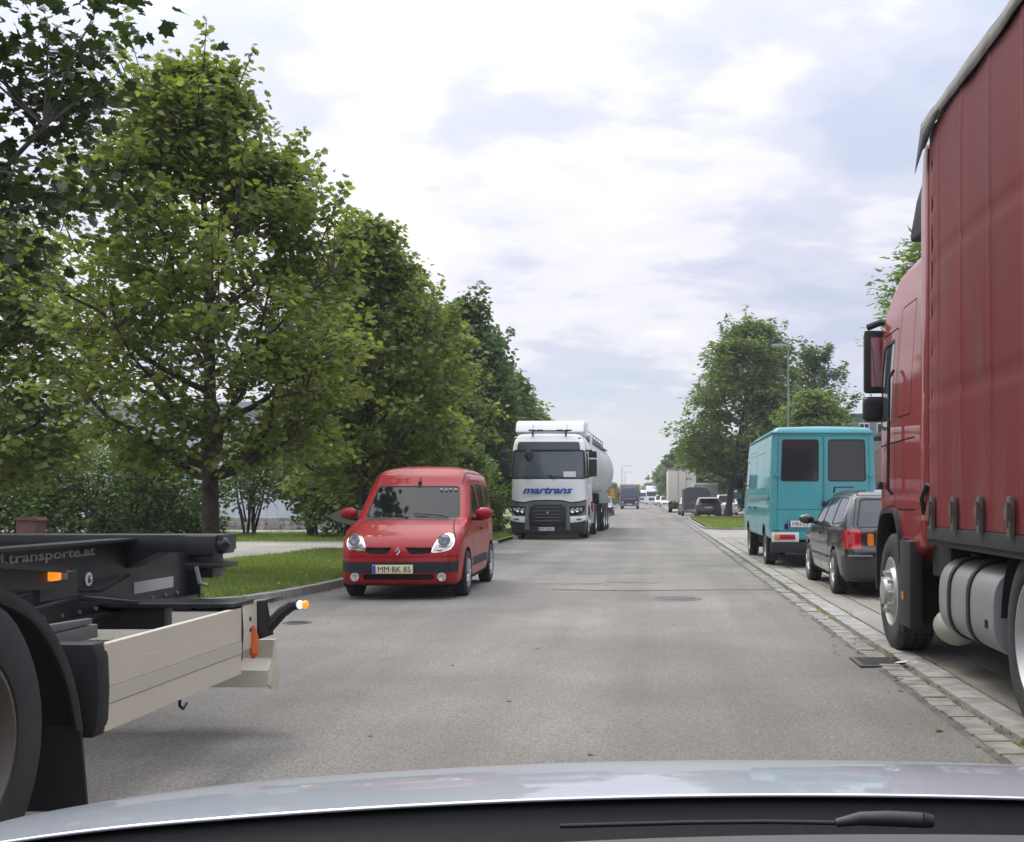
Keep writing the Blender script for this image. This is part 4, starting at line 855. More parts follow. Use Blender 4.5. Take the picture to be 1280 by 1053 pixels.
def red_lorry():
    root = thing('curtain_lorry', 'red curtain-sided articulated lorry filling the right edge', 'lorry', (3.30, 11.35, 0), R(180))
    # local x: +1.25 is the side we see (world x = 3.30-1.25 = 2.05); local y from front backwards (world y = 11.35-y)
    red = mat('lorry_red', (.24, .012, .015), .42, 0, .5, dirt=.18, spec=.3)
    W = 1.24
    side = [(.10, .60), (0, .70), (0, 1.2), (.04, 1.75), (.16, 2.2), (.40, 2.85), (.72, 3.20), (1.2, 3.46), (1.6, 3.56), (2.55, 3.60), (2.60, 3.45), (2.60, .95), (1.3, .60)]
    plan = sym([(0, -.02), (.85, .04), (1.0, .18), (1.10, .40), (1.19, .80), (1.225, 1.3), (1.235, 2.6), (0, 2.62)])
    front = sym([(0, .55), (1.2, .56), (W, .7), (W, 1.9), (1.22, 2.3), (1.16, 2.9), (1.06, 3.3), (.90, 3.48), (0, 3.56)])
    bm = body(side, plan, front, k=.10, bend=(.08, 0), core=(.6, .8, 1.7, 1.3, 2.7), step=.05)
    so_ = lambda c, n: abs(n.x) > .45; fo = lambda c, n: n.y < -.2
    cut(bm, rpoly([(.86, .30), (.88, .95), (1.04, 1.20), (1.62, 1.22), (1.80, 1.02), (1.84, .30)], .12), 'x', lambda c, n: abs(c.x) > .6, 99)
    ring(bm, rpoly([(.58, 1.98), (1.05, 1.92), (1.38, 1.98), (1.36, 2.72), (.82, 2.72)], .07), 'x', so_, .03, 6, 2)
    seam(bm, rpoly([(.40, 1.15), (.42, 1.9), (.74, 2.80), (1.50, 2.80), (1.50, 1.25), (1.0, 1.22)], .06), 'x', so_, .014)
    seam(bm, rpoly([(1.56, 2.0), (2.1, 2.0), (2.1, 2.95), (1.56, 2.95)], .07), 'x', so_, .012)
    cut(bm, [(.3, 1.78), (2.25, 1.80), (2.25, 1.815), (.3, 1.795)], 'x', so_, 5)
    cut(bm, [(.3, 1.20), (2.28, 1.22), (2.28, 1.235), (.3, 1.215)], 'x', so_, 5)
    ring(bm, rpoly([(-1.1, 1.85), (1.1, 1.85), (1.02, 2.75), (-1.02, 2.75)], .1), 'y', fo, .04, 6, 1)
    cut(bm, rpoly([(-.8, .9), (.8, .9), (.8, 1.6), (-.8, 1.6)], .06), 'y', fo, 8)
    res = split(bm, {0: ('cab', red), 1: ('windscreen', M_GLASS), 2: ('side_window', mat('sky_glass', (.05, .055, .06), .05, spec=1.0)), 5: ('panel_gap', M_SEAM), 6: ('rubber_seal', M_BLK), 8: ('grille', M_BLK)}, root, {1: -.01, 2: -.008, 5: -.004, 8: -.02})
    yw = 1.42; yr = 5.12
    for s in (1, -1):
        b = MB(); liner(b, s*1.16, s*.6, yw, .52, .64, -20, 200); b.build('wheel_arch', M_SEAM, root)
        # arch trim
        A = rpoly([(.85, .42), (.87, .97), (1.045, 1.215), (1.625, 1.235), (1.815, 1.03), (1.85, .72)], .12)[3:-3]; B = rpoly([(.885, .42), (.90, .95), (1.06, 1.18), (1.61, 1.20), (1.78, 1.01), (1.82, .72)], .12)[3:-3]
        b = MB(); b.prism(A+B[::-1], 'x', min(s*1.16, s*1.248), max(s*1.16, s*1.248)); b.build('arch_trim', M_BLK, root, ang=50)
        b = MB(); b.prism([(s*.2, .0), (s*.85, .05), (s*.99, .20), (s*1.09, .42), (s*1.17, .76), (s*1.17, .84), (s*.2, .78)], 'z', .30, .82); b.build('bumper', red, root, bevel=.03, seg=3)
        # mudguard flap behind the front wheel
        b = MB(); b.box(min(s*.95, s*1.255), max(s*.95, s*1.255), 1.96, 2.02, .22, 1.0); b.box(min(s*1.15, s*1.258), max(s*1.15, s*1.258), 1.90, 2.28, .28, .98); f = b.build('front_mud_guard', M_BLK, root, bevel=.02)
        b = MB(); b.box(s*1.262-.006, s*1.262+.006, 2.02, 2.10, .50, .56); b.build('amber_reflector', mat('amber_dull', (0, 0, 0)), f)
        wheel(root, s*1.08, yw, .51, .30, .29, s, 'disc', rimmat=mat('bright_rim', (.50, .50, .48), .40, .6, dirt=.35)); wheel(root, s*1.06, yr, .54, .31, .34, s, 'truck', twin=True, rimmat=mat('bright_rim', (0, 0, 0)))
        # fuel tank with straps
        tk = mat('dull_tank', (.27, .275, .28), .5, .25, dirt=.30)
        y0, y1 = 3.10, 4.42; xo = s*1.235; xi = s*.62
        def rr_(x0, x1, z0, z1, r_): return rpoly([(x0, z0), (x1, z0), (x1, z1), (x0, z1)], r_, 7)
        b = MB(); b.prism(rr_(min(xo, xi), max(xo, xi), .34, .90, .23), 'y', y0, y1); t = b.build('fuel_tank', tk, root, bevel=.02)
        for y in (3.38, 3.86):
            b = MB(); b.prism(rr_(min(xo, xi)-.012, max(xo, xi)+.012, .328, .912, .235), 'y', y, y+.06); b.build('tank_strap', M_BLK, t)
        b = MB(); b.lathe([(0, .05), (.03, .05), (.035, .001)], (s*1.0, 3.28, .90), 'z', 12); b.box(s*1.24-.004, s*1.24+.004, 4.27, 4.31, .52, .57); b.build('tank_cap', M_BLK, t)
        b = MB(); b.ball((s*1.02, 2.78, .36), (.16, .30, .14), 16, 10); b.build('air_cylinder', mat('beige_cylinder', (.35, .34, .30), .5, .3, dirt=.3), root)
        b = MB(); b.box(min(s*.6, s*1.12), max(s*.6, s*1.12), 2.45, 3.0, .72, .98); b.box(min(s*.6, s*1.05), max(s*.6, s*1.05), 2.55, 2.9, .50, .72); b.build('battery_box', M_BLK, root, bevel=.02)
        b = MB(); liner(b, s*1.2, s*.8, yr, .54, .66, 30, 175); b.build('rear_mudguard', M_BLK, root)
        # mirrors: tall main glass and a wide-angle one below
        x = s*1.175; MY = -.52
        b = MB(); b.box(x-.095, x+.095, .86+MY, .92+MY, 2.33, 2.90); mm = b.build('wing_mirror', red, root, bevel=.035, seg=3)
        b = MB(); b.box(x-.10, x+.10, .91+MY, .98+MY, 2.32, 2.92); b.build('mirror_housing', M_BLK, mm, bevel=.03)
        b = MB(); b.box(x-.08, x+.04, .98+MY, .985+MY, 2.38, 2.85); b.build('mirror_glass', mat('mirror_face', (.55, .58, .60), .05, 1.0), mm)
        b = MB(); b.box(x-.105, x+.105, .84+MY, 1.0+MY, 2.05, 2.29); b.build('lower_mirror', M_BLK, mm, bevel=.06, seg=4)
        b = MB(); b.tube([(s*1.02, .62, 2.96), (s*1.12, .50, 2.99), (s*1.24, .42, 2.95)], .032, 8); b.build('mirror_arm', M_BLK, mm); b = MB(); b.tube([(s*1.08, .50, 2.22), (s*1.14, .42, 2.2)], .03, 8); b.build('mirror_arm', M_BLK, mm)
        # side fin behind the cab
        b = MB(); b.prism([(2.60, 1.15), (2.84, 1.15), (2.84, 3.70), (2.82, 3.90), (2.76, 3.98), (2.68, 3.92), (2.60, 3.60)], 'x', min(s*1.20, s*1.245), max(s*1.20, s*1.245)); b.build('side_deflector', red, root, bevel=.015)
        b = MB(); b.box(s*1.222-.02, s*1.222+.02, .86, .98, 1.40, 1.47); b.build('door_handle', M_BLK, root, bevel=.01)
        b = MB(); b.tube([(s*1.235, 1.53, 1.35), (s*1.275, 1.53, 1.40), (s*1.265, 1.53, 2.35), (s*1.225, 1.53, 2.42)], .014, 8); b.build('grab_handle', M_BLK, root)
        b = MB(); b.tube([(s*1.245, 2.70, 1.20), (s*1.27, 2.74, 1.32), (s*1.26, 2.86, 1.42), (s*1.22, 2.92, 1.40)], .018, 8); b.build('air_coil', M_BLK, root)
    # roof deflector
    b = MB(); b.prism([(1.75, 3.5), (2.0, 3.76), (2.3, 3.90), (2.68, 3.96), (2.68, 3.4), (1.8, 3.45)], 'x', -1.14, 1.14); b.build('roof_deflector', M_BLK, root, bevel=.05, seg=3)
    b = MB(); b.box(-.42, -.30, 1.0, 6.0, .70, 1.0); b.box(.30, .42, 1.0, 6.0, .70, 1.0); b.box(-1.0, 1.0, yw-.1, yw+.1, .42, .62); b.box(-1, 1, yr-.1, yr+.1, .42, .65); b.box(-.5, .5, 4.4, 5.4, 1.0, 1.1); b.build('chassis', M_BLK, root)
    # trailer: world y from 8.35 back to -5; local 3.0 .. 16.4
    ya, yb = 2.90, 16.4; z0, z1 = 1.12, 4.02
    tarp = mat('red_tarpaulin', (.165, .020, .024), .6, 0, 0, var=.10, vscale=.8, dirt=.32, spec=.3, streak=True)
    for s in (1, -1):
        ny, nz = 520, 56; v = []; f = []
        rnd = random.Random(5)
        for i in range(ny+1):
            y = ya+(yb-ya)*i/ny
            for j in range(nz+1):
                z = z0+(z1-z0)*j/nz; t = (z-z0)/(z1-z0); x = 1.262
                u = (y-ya) % .62; x += .008*math.exp(-((u-.31)/.02)**2)              # welded seams
                x += .012*math.sin(math.pi*t)*math.sin(y*2.1+.8*math.sin(z*1.3))+.004*math.sin(y*9+3*z)*t
                e = y-ya; x += math.exp(-e/.16)*(.012*math.sin(z*23)+.008*math.sin(z*41+1))-.03*math.exp(-e/.05)
                for zf in (2.05, 3.05): x -= .010*math.exp(-((z-zf)/.03)**2)
                v.append((s*x, y, z))
        for i in range(ny):
            for j in range(nz): a = i*(nz+1)+j; f.append((a, a+1, a+nz+2, a+nz+1))
        b = MB(); b.v = v; b.f = f; cu = b.build('side_curtain', tarp, root, ang=180, weld=False)
        b = MB(); k = 0
        for i in range(22):
            y = ya+.22+i*.60
            if y > yb-.1: break
            b2 = MB(); b2.box(s*1.285-.015, s*1.285+.015, y-.028, y+.028, 1.10, 1.33); b2.box(s*1.30-.012, s*1.30+.012, y-.04, y+.04, 1.20, 1.27); b2.tube([(s*1.29, y+.04, 1.26), (s*1.32, y+.045, 1.30), (s*1.32, y+.045, 1.15)], .009, 5); b2.build('strap_buckle', mat('buckle_steel', (.17, .15, .145), .5, .6, dirt=.4), cu, bevel=.004)
        b = MB(); b.box(min(s*1.20, s*1.272), max(s*1.20, s*1.272), ya, yb, 1.02, 1.115); b.build('side_rail', M_BLK, root, bevel=.008)
    b = MB(); b.box(-1.25, 1.25, ya, ya+.05, 1.0, 4.0); b.build('front_wall', mat('headboard', (.22, .06, .06), .6), root)
    b = MB(); b.box(-1.25, 1.25, ya, yb, .98, 1.10); b.box(-.5, -.36, ya+1.2, yb, .70, .98); b.box(.36, .5, ya+1.2, yb, .70, .98); b.build('trailer_frame', M_BLK, root)
    # roof edge cover, weathered grey, with a ragged front flap
    gr = mat('weathered_tarp', (.27, .26, .25), .7, var=.3, vscale=5, dirt=.4)
    for s in (1, -1):
        b = MB(); n = 120; v = []; f = []
        for i in range(n+1):
            y = ya-.10+(yb-ya)*i/n; wob = .004*math.sin(y*5)+.004*math.sin(y*13)
            dr = .10+.010*math.sin(y*3.3)+(.12*math.exp(-((y-ya)/.25)**2))
            v += [(s*1.10, y, z1+.14+wob*.6), (s*1.275, y, z1+.12+wob), (s*(1.290+wob*.4), y, z1+.07), (s*(1.290+wob*.5), y, z1+.10-dr)]
        for i in range(n):
            for j in range(3): a = i*4+j; f.append((a, a+1, a+5, a+4))
        b.add(v, f); o = b.build('roof_edge_cover', gr, root, ang=28); mo = o.modifiers.new('thickness', 'SOLIDIFY'); mo.thickness = .006
        b = MB(); b.add([(s*1.31, ya-.22, z1-.24), (s*1.285, ya-.12, z1+.10), (s*1.30, ya+.45, z1+.02), (s*1.31, ya+.10, z1-.10)], [(0, 1, 2, 3)]); o = b.build('loose_flap', mat('flap_dark', (.06, .06, .06), .7), root); mo = o.modifiers.new('thickness', 'SOLIDIFY'); mo.thickness = .004
    b = MB(); b.box(-1.12, 1.12, ya-.08, yb, z1+.11, z1+.14); b.build('trailer_roof', gr, root)
    for y in (11.4, 12.7, 14.0):
        for s in (1, -1): wheel(root, s*1.05, y, .50, .34, .29, s, 'truck')
    return root

# ---------------------------------------------------------------- trees and shrubs
MAPLE = np.array([(0, 0), (.34, -.06), (.36, .12), (.62, .22), (.42, .40), (.52, .70), (.26, .66), (0, 1.0), (-.26, .66), (-.52, .70), (-.42, .40), (-.62, .22), (-.36, .12), (-.34, -.06)])*[.9, 1]
OVAL = np.array([(0, 0), (.25, .25), (.28, .6), (0, 1.0), (-.28, .6), (-.25, .25)])
LONG = np.array([(0, 0), (.13, .35), (0, 1.0), (-.13, .35)])
def leaves(rs, P, out, size, shape, tilt=.55, szv=.3):
    """P (n,3) leaf stems, out (n,3) outward directions; returns vertex rows"""
    n = len(P); d = out+rs.normal(0, .55, (n, 3)); d[:, 2] = d[:, 2]*.5-.15; d /= np.linalg.norm(d, axis=1)[:, None]+1e-9
    up = np.tile([0, 0, 1.0], (n, 1))+rs.normal(0, tilt, (n, 3)); up -= d*(up*d).sum(1)[:, None]; up /= np.linalg.norm(up, axis=1)[:, None]+1e-9
    sd = np.cross(d, up); s = size*(1+rs.uniform(-szv, szv, n))
    k = len(shape); fold = np.abs(shape[:, 0])*.25-shape[:, 1]**2*.12
    V = P[:, None, :]+s[:, None, None]*(sd[:, None, :]*shape[None, :, 0, None]+d[:, None, :]*shape[None, :, 1, None]+up[:, None, :]*fold[None, :, None])
    return V.reshape(-1, 3)
def prof_round(u): return max(0.05, math.sin(math.pi*min(1, max(0, u))**.75))**.6
def tree(name, label, loc, H, zb, Rr, lm, seed, ncl=400, nl=40, size=.15, shape=MAPLE, prof=None, nlimb=22, tr=.14, lean=(0, 0), group=None, cat='tree', sig=.24, bark=None, squash=(1, 1), skip=None, open_=0.0, shoots=0):
    rs = np.random.RandomState(seed); rnd = random.Random(seed); prof = prof or prof_round
    root = thing(name, label, cat, loc, 0, group)
    tp = []; ht = H*.93
    for i in range(13):
        t = i/12; tp.append(Vector((lean[0]*t+.05*math.sin(seed+t*5)*H/8, lean[1]*t+.05*math.cos(seed*2+t*4)*H/8, ht*t)))
    def tk(z):
        t = min(.999, max(0, z/ht))*12; i = int(t); return tp[i].lerp(tp[i+1], t-i)
    b = MB(); b.tube(tp, [tr*(1.35 if i == 0 else 1.0)*(1-.93*(i/12)**1.1) for i in range(13)], 10)
    limbs = []
    lob = [(rnd.uniform(0, 6.28), rnd.uniform(.5, 1)) for _ in range(6)]
    def rmax(a, u): return Rr*prof(u)*(1+.16*math.sin(2*a+lob[0][0]+3*u)+.13*math.sin(3*a+lob[1][0]-5*u)+.10*math.sin(5*a+lob[2][0]+9*u))
    for k in range(nlimb):
        u = (k+.6)/nlimb; a = k*2.399+rnd.uniform(-.3, .3); ze = zb+(H-zb)*(u*.95+.05); r = rmax(a, u)*.86
        zs = max(zb*.85, ze-(.25+.75*r)*(.55+.5*u)-.2); s = tk(zs); e = tk(ze)*1.0+Vector((math.cos(a)*r*squash[0], math.sin(a)*r*squash[1], 0)); e.z = ze
        pts = []
        for i in range(8):
            t = i/7; p = s.lerp(e, t); p.z = s.z+(e.z-s.z)*(t**1.35); p += Vector((rnd.uniform(-1, 1), rnd.uniform(-1, 1), rnd.uniform(-1, 1)))*.05*r*t; pts.append(p)
        r0 = tr*(.48-.34*u); b.tube(pts, [r0*(1-.85*i/7)+.006 for i in range(8)], 6, cap=False); limbs += pts[1:]
    LP = np.array([tuple(p) for p in limbs]); P = []; O = []
    for k in range(ncl):
        u = rnd.random()**.85; a = rnd.uniform(0, 6.283); r = rmax(a, u)*math.sqrt(rnd.uniform(.10+.25*open_, 1.0))*rnd.uniform(.9, 1.06)
        c = tk(zb+(H-zb)*u); c = np.array([c.x+math.cos(a)*r*squash[0], c.y+math.sin(a)*r*squash[1], zb+(H-zb)*u+rnd.uniform(-.15, .15)])
        if skip and skip(c): continue
        dd = LP-c; dd[:, 2] += .25; q = LP[np.argmin((dd**2).sum(1)+.6*np.maximum(0, LP[:, 2]-c[2]))]
        if np.linalg.norm(c-q) > .12: b.tube([q, (q*.45+c*.55)+np.array([0, 0, .04]), c], [.016, .010, .004], 3, cap=False)
        ax = c-q; ax = ax/(np.linalg.norm(ax)+1e-6); n = int(nl*rnd.uniform(.5, 1.4))
        g = rs.normal(0, 1, (n, 3))*[sig, sig, sig*.42]; g += np.outer(rs.uniform(-1, .6, n), ax)*sig*1.3
        P.append(c+g); o = g*[1, 1, .5]+ax*.25; O.append(o/(np.linalg.norm(o, axis=1)[:, None]+1e-6))
    for k in range(shoots):           # leafy leaders that break the outline
        u = rnd.uniform(.35, 1.0); a = rnd.uniform(0, 6.283); r = rmax(a, u)*.88; s = tk(zb+(H-zb)*u); s = Vector((s.x+math.cos(a)*r*squash[0], s.y+math.sin(a)*r*squash[1], zb+(H-zb)*u))
        ln = rnd.uniform(.4, 1.05)*(H/8.5); e = s+Vector((math.cos(a)*ln*.45, math.sin(a)*ln*.45, ln)); q = LP[np.argmin(((LP-np.array(s))**2).sum(1))]
        b.tube([q, s, e] if np.linalg.norm(np.array(s)-q) < .7 else [s-(e-s)*.4, s, e], [.018, .012, .004], 4, cap=False)
        n = 46; tt = rs.uniform(-.15, 1.0, n); base = np.outer(1-tt, np.array(s))+np.outer(tt, np.array(e)); g = rs.normal(0, 1, (n, 3))*[.13, .13, .06]*(1.25-tt)[:, None]
        P.append(base+g); o = g*[1, 1, .5]; O.append(o/(np.linalg.norm(o, axis=1)[:, None]+1e-6))
    b.build('trunk', bark or M_BARK, root, ang=80, weld=False)
    P = np.concatenate(P); O = np.concatenate(O)
    fast_mesh('crown', leaves(rs, P, O, size, shape), len(shape), lm, root)
    return root
def shrub(name, label, loc, sx, sy, H, lm, seed, n=5000, size=.10, shape=OVAL, group=None, cat='shrub', z0=0.0, stems=5):
    rs = np.random.RandomState(seed); rnd = random.Random(seed); root = thing(name, label, cat, loc, 0, group)
    m = 46; C = []
    for k in range(m):
        a = rnd.uniform(0, 6.28); r = math.sqrt(rnd.random()); z = z0+(H-z0)*rnd.random(); f = (1-max(0, (z/H-.55)/.45)**2*.55)*(.75+.25*min(1, z/(.3*H)))
        C.append((math.cos(a)*r*sx*f, math.sin(a)*r*sy*f, z*.93, rnd.uniform(.28, .5)*min(sx, sy, 1.3)))
    C = np.array(C); id_ = rs.randint(0, m, n); g = rs.normal(0, 1, (n, 3)); g /= np.linalg.norm(g, axis=1)[:, None]
    P = C[id_, :3]+g*(C[id_, 3]*rs.uniform(.55, 1.1, n))[:, None]*[1.1, 1.1, .9]; P[:, 2] = np.maximum(P[:, 2], .04+z0*.5)
    b = MB()
    for k in range(stems):
        a = rnd.uniform(0, 6.28); e = C[rnd.randrange(m)]
        b.tube([(math.cos(a)*.12, math.sin(a)*.12, 0), (math.cos(a)*.2+e[0]*.3, math.sin(a)*.2+e[1]*.3, H*.35), (e[0]*.8, e[1]*.8, max(e[2], H*.6))], [.05, .035, .012], 5)
    for k in range(14):
        e = C[rnd.randrange(m)]; b.tube([(e[0]*.2, e[1]*.2, H*.15), (e[0]*.6, e[1]*.6, e[2]*.7), (e[0], e[1], e[2])], [.02, .014, .006], 4)
    b.build('stem', M_BARK, root, ang=80, weld=False)
    fast_mesh('foliage', leaves(rs, P, g, size, shape, tilt=.8), len(shape), lm, root)
    return root
M_BARK = mat('bark', (.060, .052, .043), .9, var=.35, vscale=9, bump=.6, bscale=30)
G1 = leafmat('maple_leaf', [(0, (.100, .128, .044)), (.45, (.150, .185, .062)), (.8, (.205, .245, .084)), (1, (.27, .29, .10))], .52)
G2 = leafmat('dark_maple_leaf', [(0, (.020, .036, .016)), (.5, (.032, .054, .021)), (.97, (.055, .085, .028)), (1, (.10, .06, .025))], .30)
G3 = leafmat('sycamore_leaf', [(0, (.055, .090, .036)), (.5, (.082, .130, .048)), (1, (.125, .185, .066))], .45)
G4 = leafmat('hedge_leaf', [(0, (.070, .115, .038)), (.5, (.115, .172, .054)), (.9, (.17, .23, .070)), (1, (.25, .28, .11))], .42)
G5 = leafmat('ash_leaf', [(0, (.090, .130, .052)), (.5, (.135, .185, .070)), (1, (.20, .25, .10))], .48)
G6 = leafmat('pale_shrub_leaf', [(0, (.045, .085, .020)), (.5, (.075, .125, .028)), (1, (.12, .17, .04))], .35)

# ---------------------------------------------------------------- ground, road, kerbs
def bend(y): return -.0075*max(0, y-62)
def asphalt(name, base, speck=.5, patch=.25):
    m = bpy.data.materials.new(name); m.use_nodes = True; t = m.node_tree; p = t.nodes['Principled BSDF']; co = t.nodes.new('ShaderNodeTexCoord')
    def noise(s, d=4, mp=None, r_=.5):
        n = t.nodes.new('ShaderNodeTexNoise'); n.inputs['Scale'].default_value = s; n.inputs['Detail'].default_value = d; n.inputs['Roughness'].default_value = r_
        src = co.outputs['Object']
        if mp: k = t.nodes.new('ShaderNodeMapping'); k.inputs['Scale'].default_value = mp; t.links.new(src, k.inputs[0]); src = k.outputs[0]
        t.links.new(src, n.inputs[0]); return n.outputs[0]
    def ramp(f, a, b, ca, cb):
        r = t.nodes.new('ShaderNodeValToRGB'); t.links.new(f, r.inputs[0]); e = r.color_ramp.elements; e[0].position = a; e[1].position = b; e[0].color = (*[ca]*3, 1); e[1].color = (*[cb]*3, 1); return r.outputs[0]
    def mul(a, b):
        x = t.nodes.new('ShaderNodeMix'); x.data_type = 'RGBA'; x.blend_type = 'MULTIPLY'; x.inputs[0].default_value = 1; t.links.new(a, x.inputs[6]); t.links.new(b, x.inputs[7]); return x.outputs[2]
    vo = t.nodes.new('ShaderNodeTexVoronoi'); vo.inputs['Scale'].default_value = 130; t.links.new(co.outputs['Object'], vo.inputs[0])
    sp = t.nodes.new('ShaderNodeSeparateColor'); t.links.new(vo.outputs['Color'], sp.inputs[0])
    c = ramp(sp.outputs[0], .05, .98, 1-speck*.75, 1+speck*.9)
    c = mul(c, ramp(noise(45, 3), .35, .7, 1-speck*.3, 1.14))
    c = mul(c, ramp(noise(.55, 6), .35, .68, 1-patch*.5, 1+patch*.35))
    c = mul(c, ramp(noise(1.0, 4, (1.4, .05, 1)), .38, .65, 1-patch*.45, 1.06))
    c = mul(c, ramp(noise(3.1, 5, (1, .6, 1), .7), .60, .78, 1.0, 1-patch*.6))
    b = t.nodes.new('ShaderNodeRGB'); b.outputs[0].default_value = (*base, 1)
    t.links.new(mul(c, b.outputs[0]), p.inputs['Base Color']); p.inputs['Roughness'].default_value = .82; p.inputs['Specular IOR Level'].default_value = .35
    bp = t.nodes.new('ShaderNodeBump'); bp.inputs['Strength'].default_value = .35; bp.inputs['Distance'].default_value = .008
    t.links.new(vo.outputs['Distance'], bp.inputs['Height']); t.links.new(bp.outputs[0], p.inputs['Normal']); MATS[name] = m; return m
def sheet(name, pts, z, m, label=None, cat=None, kind='structure'):
    bm = bmesh.new(); f = bm.faces.new([bm.verts.new((x, y, z)) for x, y in pts]); bmesh.ops.triangulate(bm, faces=[f]); bmesh.ops.recalc_face_normals(bm, faces=bm.faces)
    for q in bm.faces:
        if q.normal.z < 0: q.normal_flip()
    me = bpy.data.meshes.new(name); bm.to_mesh(me); bm.free(); o = link(name, me, m); return tag(o, label, cat, kind=kind)
def strip(name, L_, Rt, z, m, kind='structure', label=None, cat=None, th=0.0):
    """ribbon between two polylines, optional thickness down"""
    b = MB(); n = len(L_); v = []; f = []
    for (a, c) in zip(L_, Rt): v += [(a[0], a[1], z), (c[0], c[1], z), (c[0], c[1], z-th), (a[0], a[1], z-th)]
    for i in range(n-1):
        k = 4*i; f.append((k, k+1, k+5, k+4))
        if th: f += [(k+1, k+2, k+6, k+5), (k+3, k, k+4, k+7)]
    if th: f += [(0, 3, 2, 1), (4*n-4, 4*n-3, 4*n-2, 4*n-1)]
    b.add(v, f); o = b.build(name, m, bevel=.008 if th and n < 60 else 0); return tag(o, label, cat, kind=kind)
M_ASPH = asphalt('road_asphalt', (.196, .186, .164), .40, .34)
M_PATH = asphalt('path_asphalt', (.30, .285, .255), .25, .25)
M_GRASS = mat('grass_soil', (.17, .20, .075), .95, var=.35, vscale=1.3, bump=.5, bscale=25)
M_STONE = mat('granite', (.285, .275, .25), .75, var=.25, vscale=7, dirt=.5, bump=.2)

def setting():
    gm = mat('ground_grass', (.070, .098, .030), .95, var=.3, vscale=.35, bump=.4, bscale=10)
    sheet('ground', [(-320, -70), (320, -70), (320, 520), (-320, 520)], -.02, gm)
    ys = [-25, 0, 20, 40, 62]+list(range(80, 420, 20))
    Lk = [(-4.35+bend(y), y) for y in ys]; Rk = [(1.74+bend(y), y) for y in ys]
    strip('road', [(-4.9, -25), (-4.9, 14)]+[(-4.36+bend(y)-.02, y) for y in ys if y > 14], [(1.74, -25), (1.74, 14)]+[(1.74+bend(y), y) for y in ys if y > 14], 0, M_ASPH)
    # side-road mouth on the left and the kerb that sweeps into it
    kl = [(-60, 13.2), (-9.5, 13.2), (-7.2, 13.25), (-6.2, 13.4), (-5.55, 13.75), (-5.15, 14.2), (-4.95, 14.9), (-4.80, 16.2), (-4.66, 18), (-4.56, 21), (-4.48, 26), (-4.44, 32)]
    sheet('side_road', [(-60, -25), (-4.9, -25), (-4.9, 14.0)]+[(x, y) for x, y in reversed(kl[:7])], -.004, M_ASPH)
    sheet('road_edge', [(-4.9, 13.9)]+[(-5.2, 14.0)]+kl[6:]+[(-4.36, 32), (-4.36, 14)], -.004, M_ASPH)
    M_K = mat('kerb_concrete', (.30, .29, .27), .8, var=.2, vscale=5, dirt=.45, bump=.2)
    # kerbstones: one strip of stones each 1 m with joints (pattern of the kerb)
    def kerb(name, pts, label, wd=.14, h=.11, side=-1, z=0.0):
        b = MB(); acc = []
        for i in range(len(pts)-1):
            a, c = Vector(pts[i]), Vector(pts[i+1]); n = max(1, int((c-a).length/.95))
            for k in range(n): acc.append(a.lerp(c, k/n))
        acc.append(Vector(pts[-1]))
        for i in range(len(acc)-1):
            a, c = acc[i], acc[i+1]; d = (c-a); L_ = d.length; d = d.normalized(); nn = Vector((-d.y, d.x))*(-side)*-1
            a2 = a+d*.006; c2 = c-d*.006; q = [a2, c2, c2+nn*wd, a2+nn*wd]; jz = .004*math.sin(i*7.3)
            v = [(p.x, p.y, z-.06) for p in q]+[(q[0].x, q[0].y, z+h-.02+jz), (q[1].x, q[1].y, z+h-.02+jz)]+[(p.x, p.y, z+h+jz) for p in (q[1]+nn*.02, q[2], q[3], q[0]+nn*.02)]
            b.add(v, [(0, 1, 5, 4), (4, 5, 6, 9), (9, 6, 7, 8), (1, 2, 7, 6, 5), (3, 0, 4, 9, 8), (2, 3, 8, 7)])
        return tag(b.build(name, M_K), label, 'kerb', kind='structure')
    kerb('kerb', kl[1:], 'concrete kerb sweeping round the corner of the left grass island', side=-1)
    kerb('kerb', [(-4.44+bend(y), y) for y in (36.5, 45, 60, 62, 100, 160, 240)], 'concrete kerb along the far left of the road', side=-1)
    kerb('kerb', [(2.30, 75), (2.30, 49.5), (2.4, 48.3), (2.7, 47.6), (3.2, 47.2), (9, 47.0)], 'concrete kerb around the grass island on the right', side=-1, h=.10)
    kerb('kerb', [(-40, 33.2), (-14, 33.2), (-4.6, 33.0)], 'low kerb at the front of the hedge verge', side=-1, h=.07)
    # grass island on the left, driveway crossing and footpath, verge, yard
    isl = [(x-.13, y+.12 if y < 14 else y) for x, y in kl[2:]]; isl[-1] = (-4.6, 30.0)
    gi = [(-7.4, 13.42)]+isl[1:]+[(-6.3, 30.6), (-7.0, 29.6), (-7.6, 27.6), (-8.2, 24.5), (-8.75, 20.5), (-9.0, 17), (-9.1, 13.42)]
    sheet('grass_verge', gi, .085, M_GRASS)
    sheet('footpath', [(-40, 13.3), (-9.05, 13.3), (-4.55, 13.35+17), (-4.45, 33.1), (-40, 33.1)][:0] or [(-60, 13.35), (-4.9, 13.35), (-4.5, 20), (-4.45, 33.15), (-60, 33.15)], .05, M_PATH)
    sheet('hedge_verge', [(-60, 33.3), (-4.6, 33.15), (-4.6+bend(120), 120), (-4.8, 60), (-4.7, 46), (-60, 46)][:0] or [(-60, 33.3), (-4.6, 33.15), (-4.6, 62), (-5.9, 240), (-60, 240)], .06, M_GRASS)
    sheet('yard', [(-60, 40.5), (-9.0, 40.5), (-9.0, 60), (-60, 60)], .075, M_PATH)
    # right side: sett gutter, flush kerb, paved bay
    M_SETT = mat('granite_sett', (.235, .225, .20), .8, var=.28, vscale=6, dirt=.5, bump=.25)
    rnd = random.Random(3)
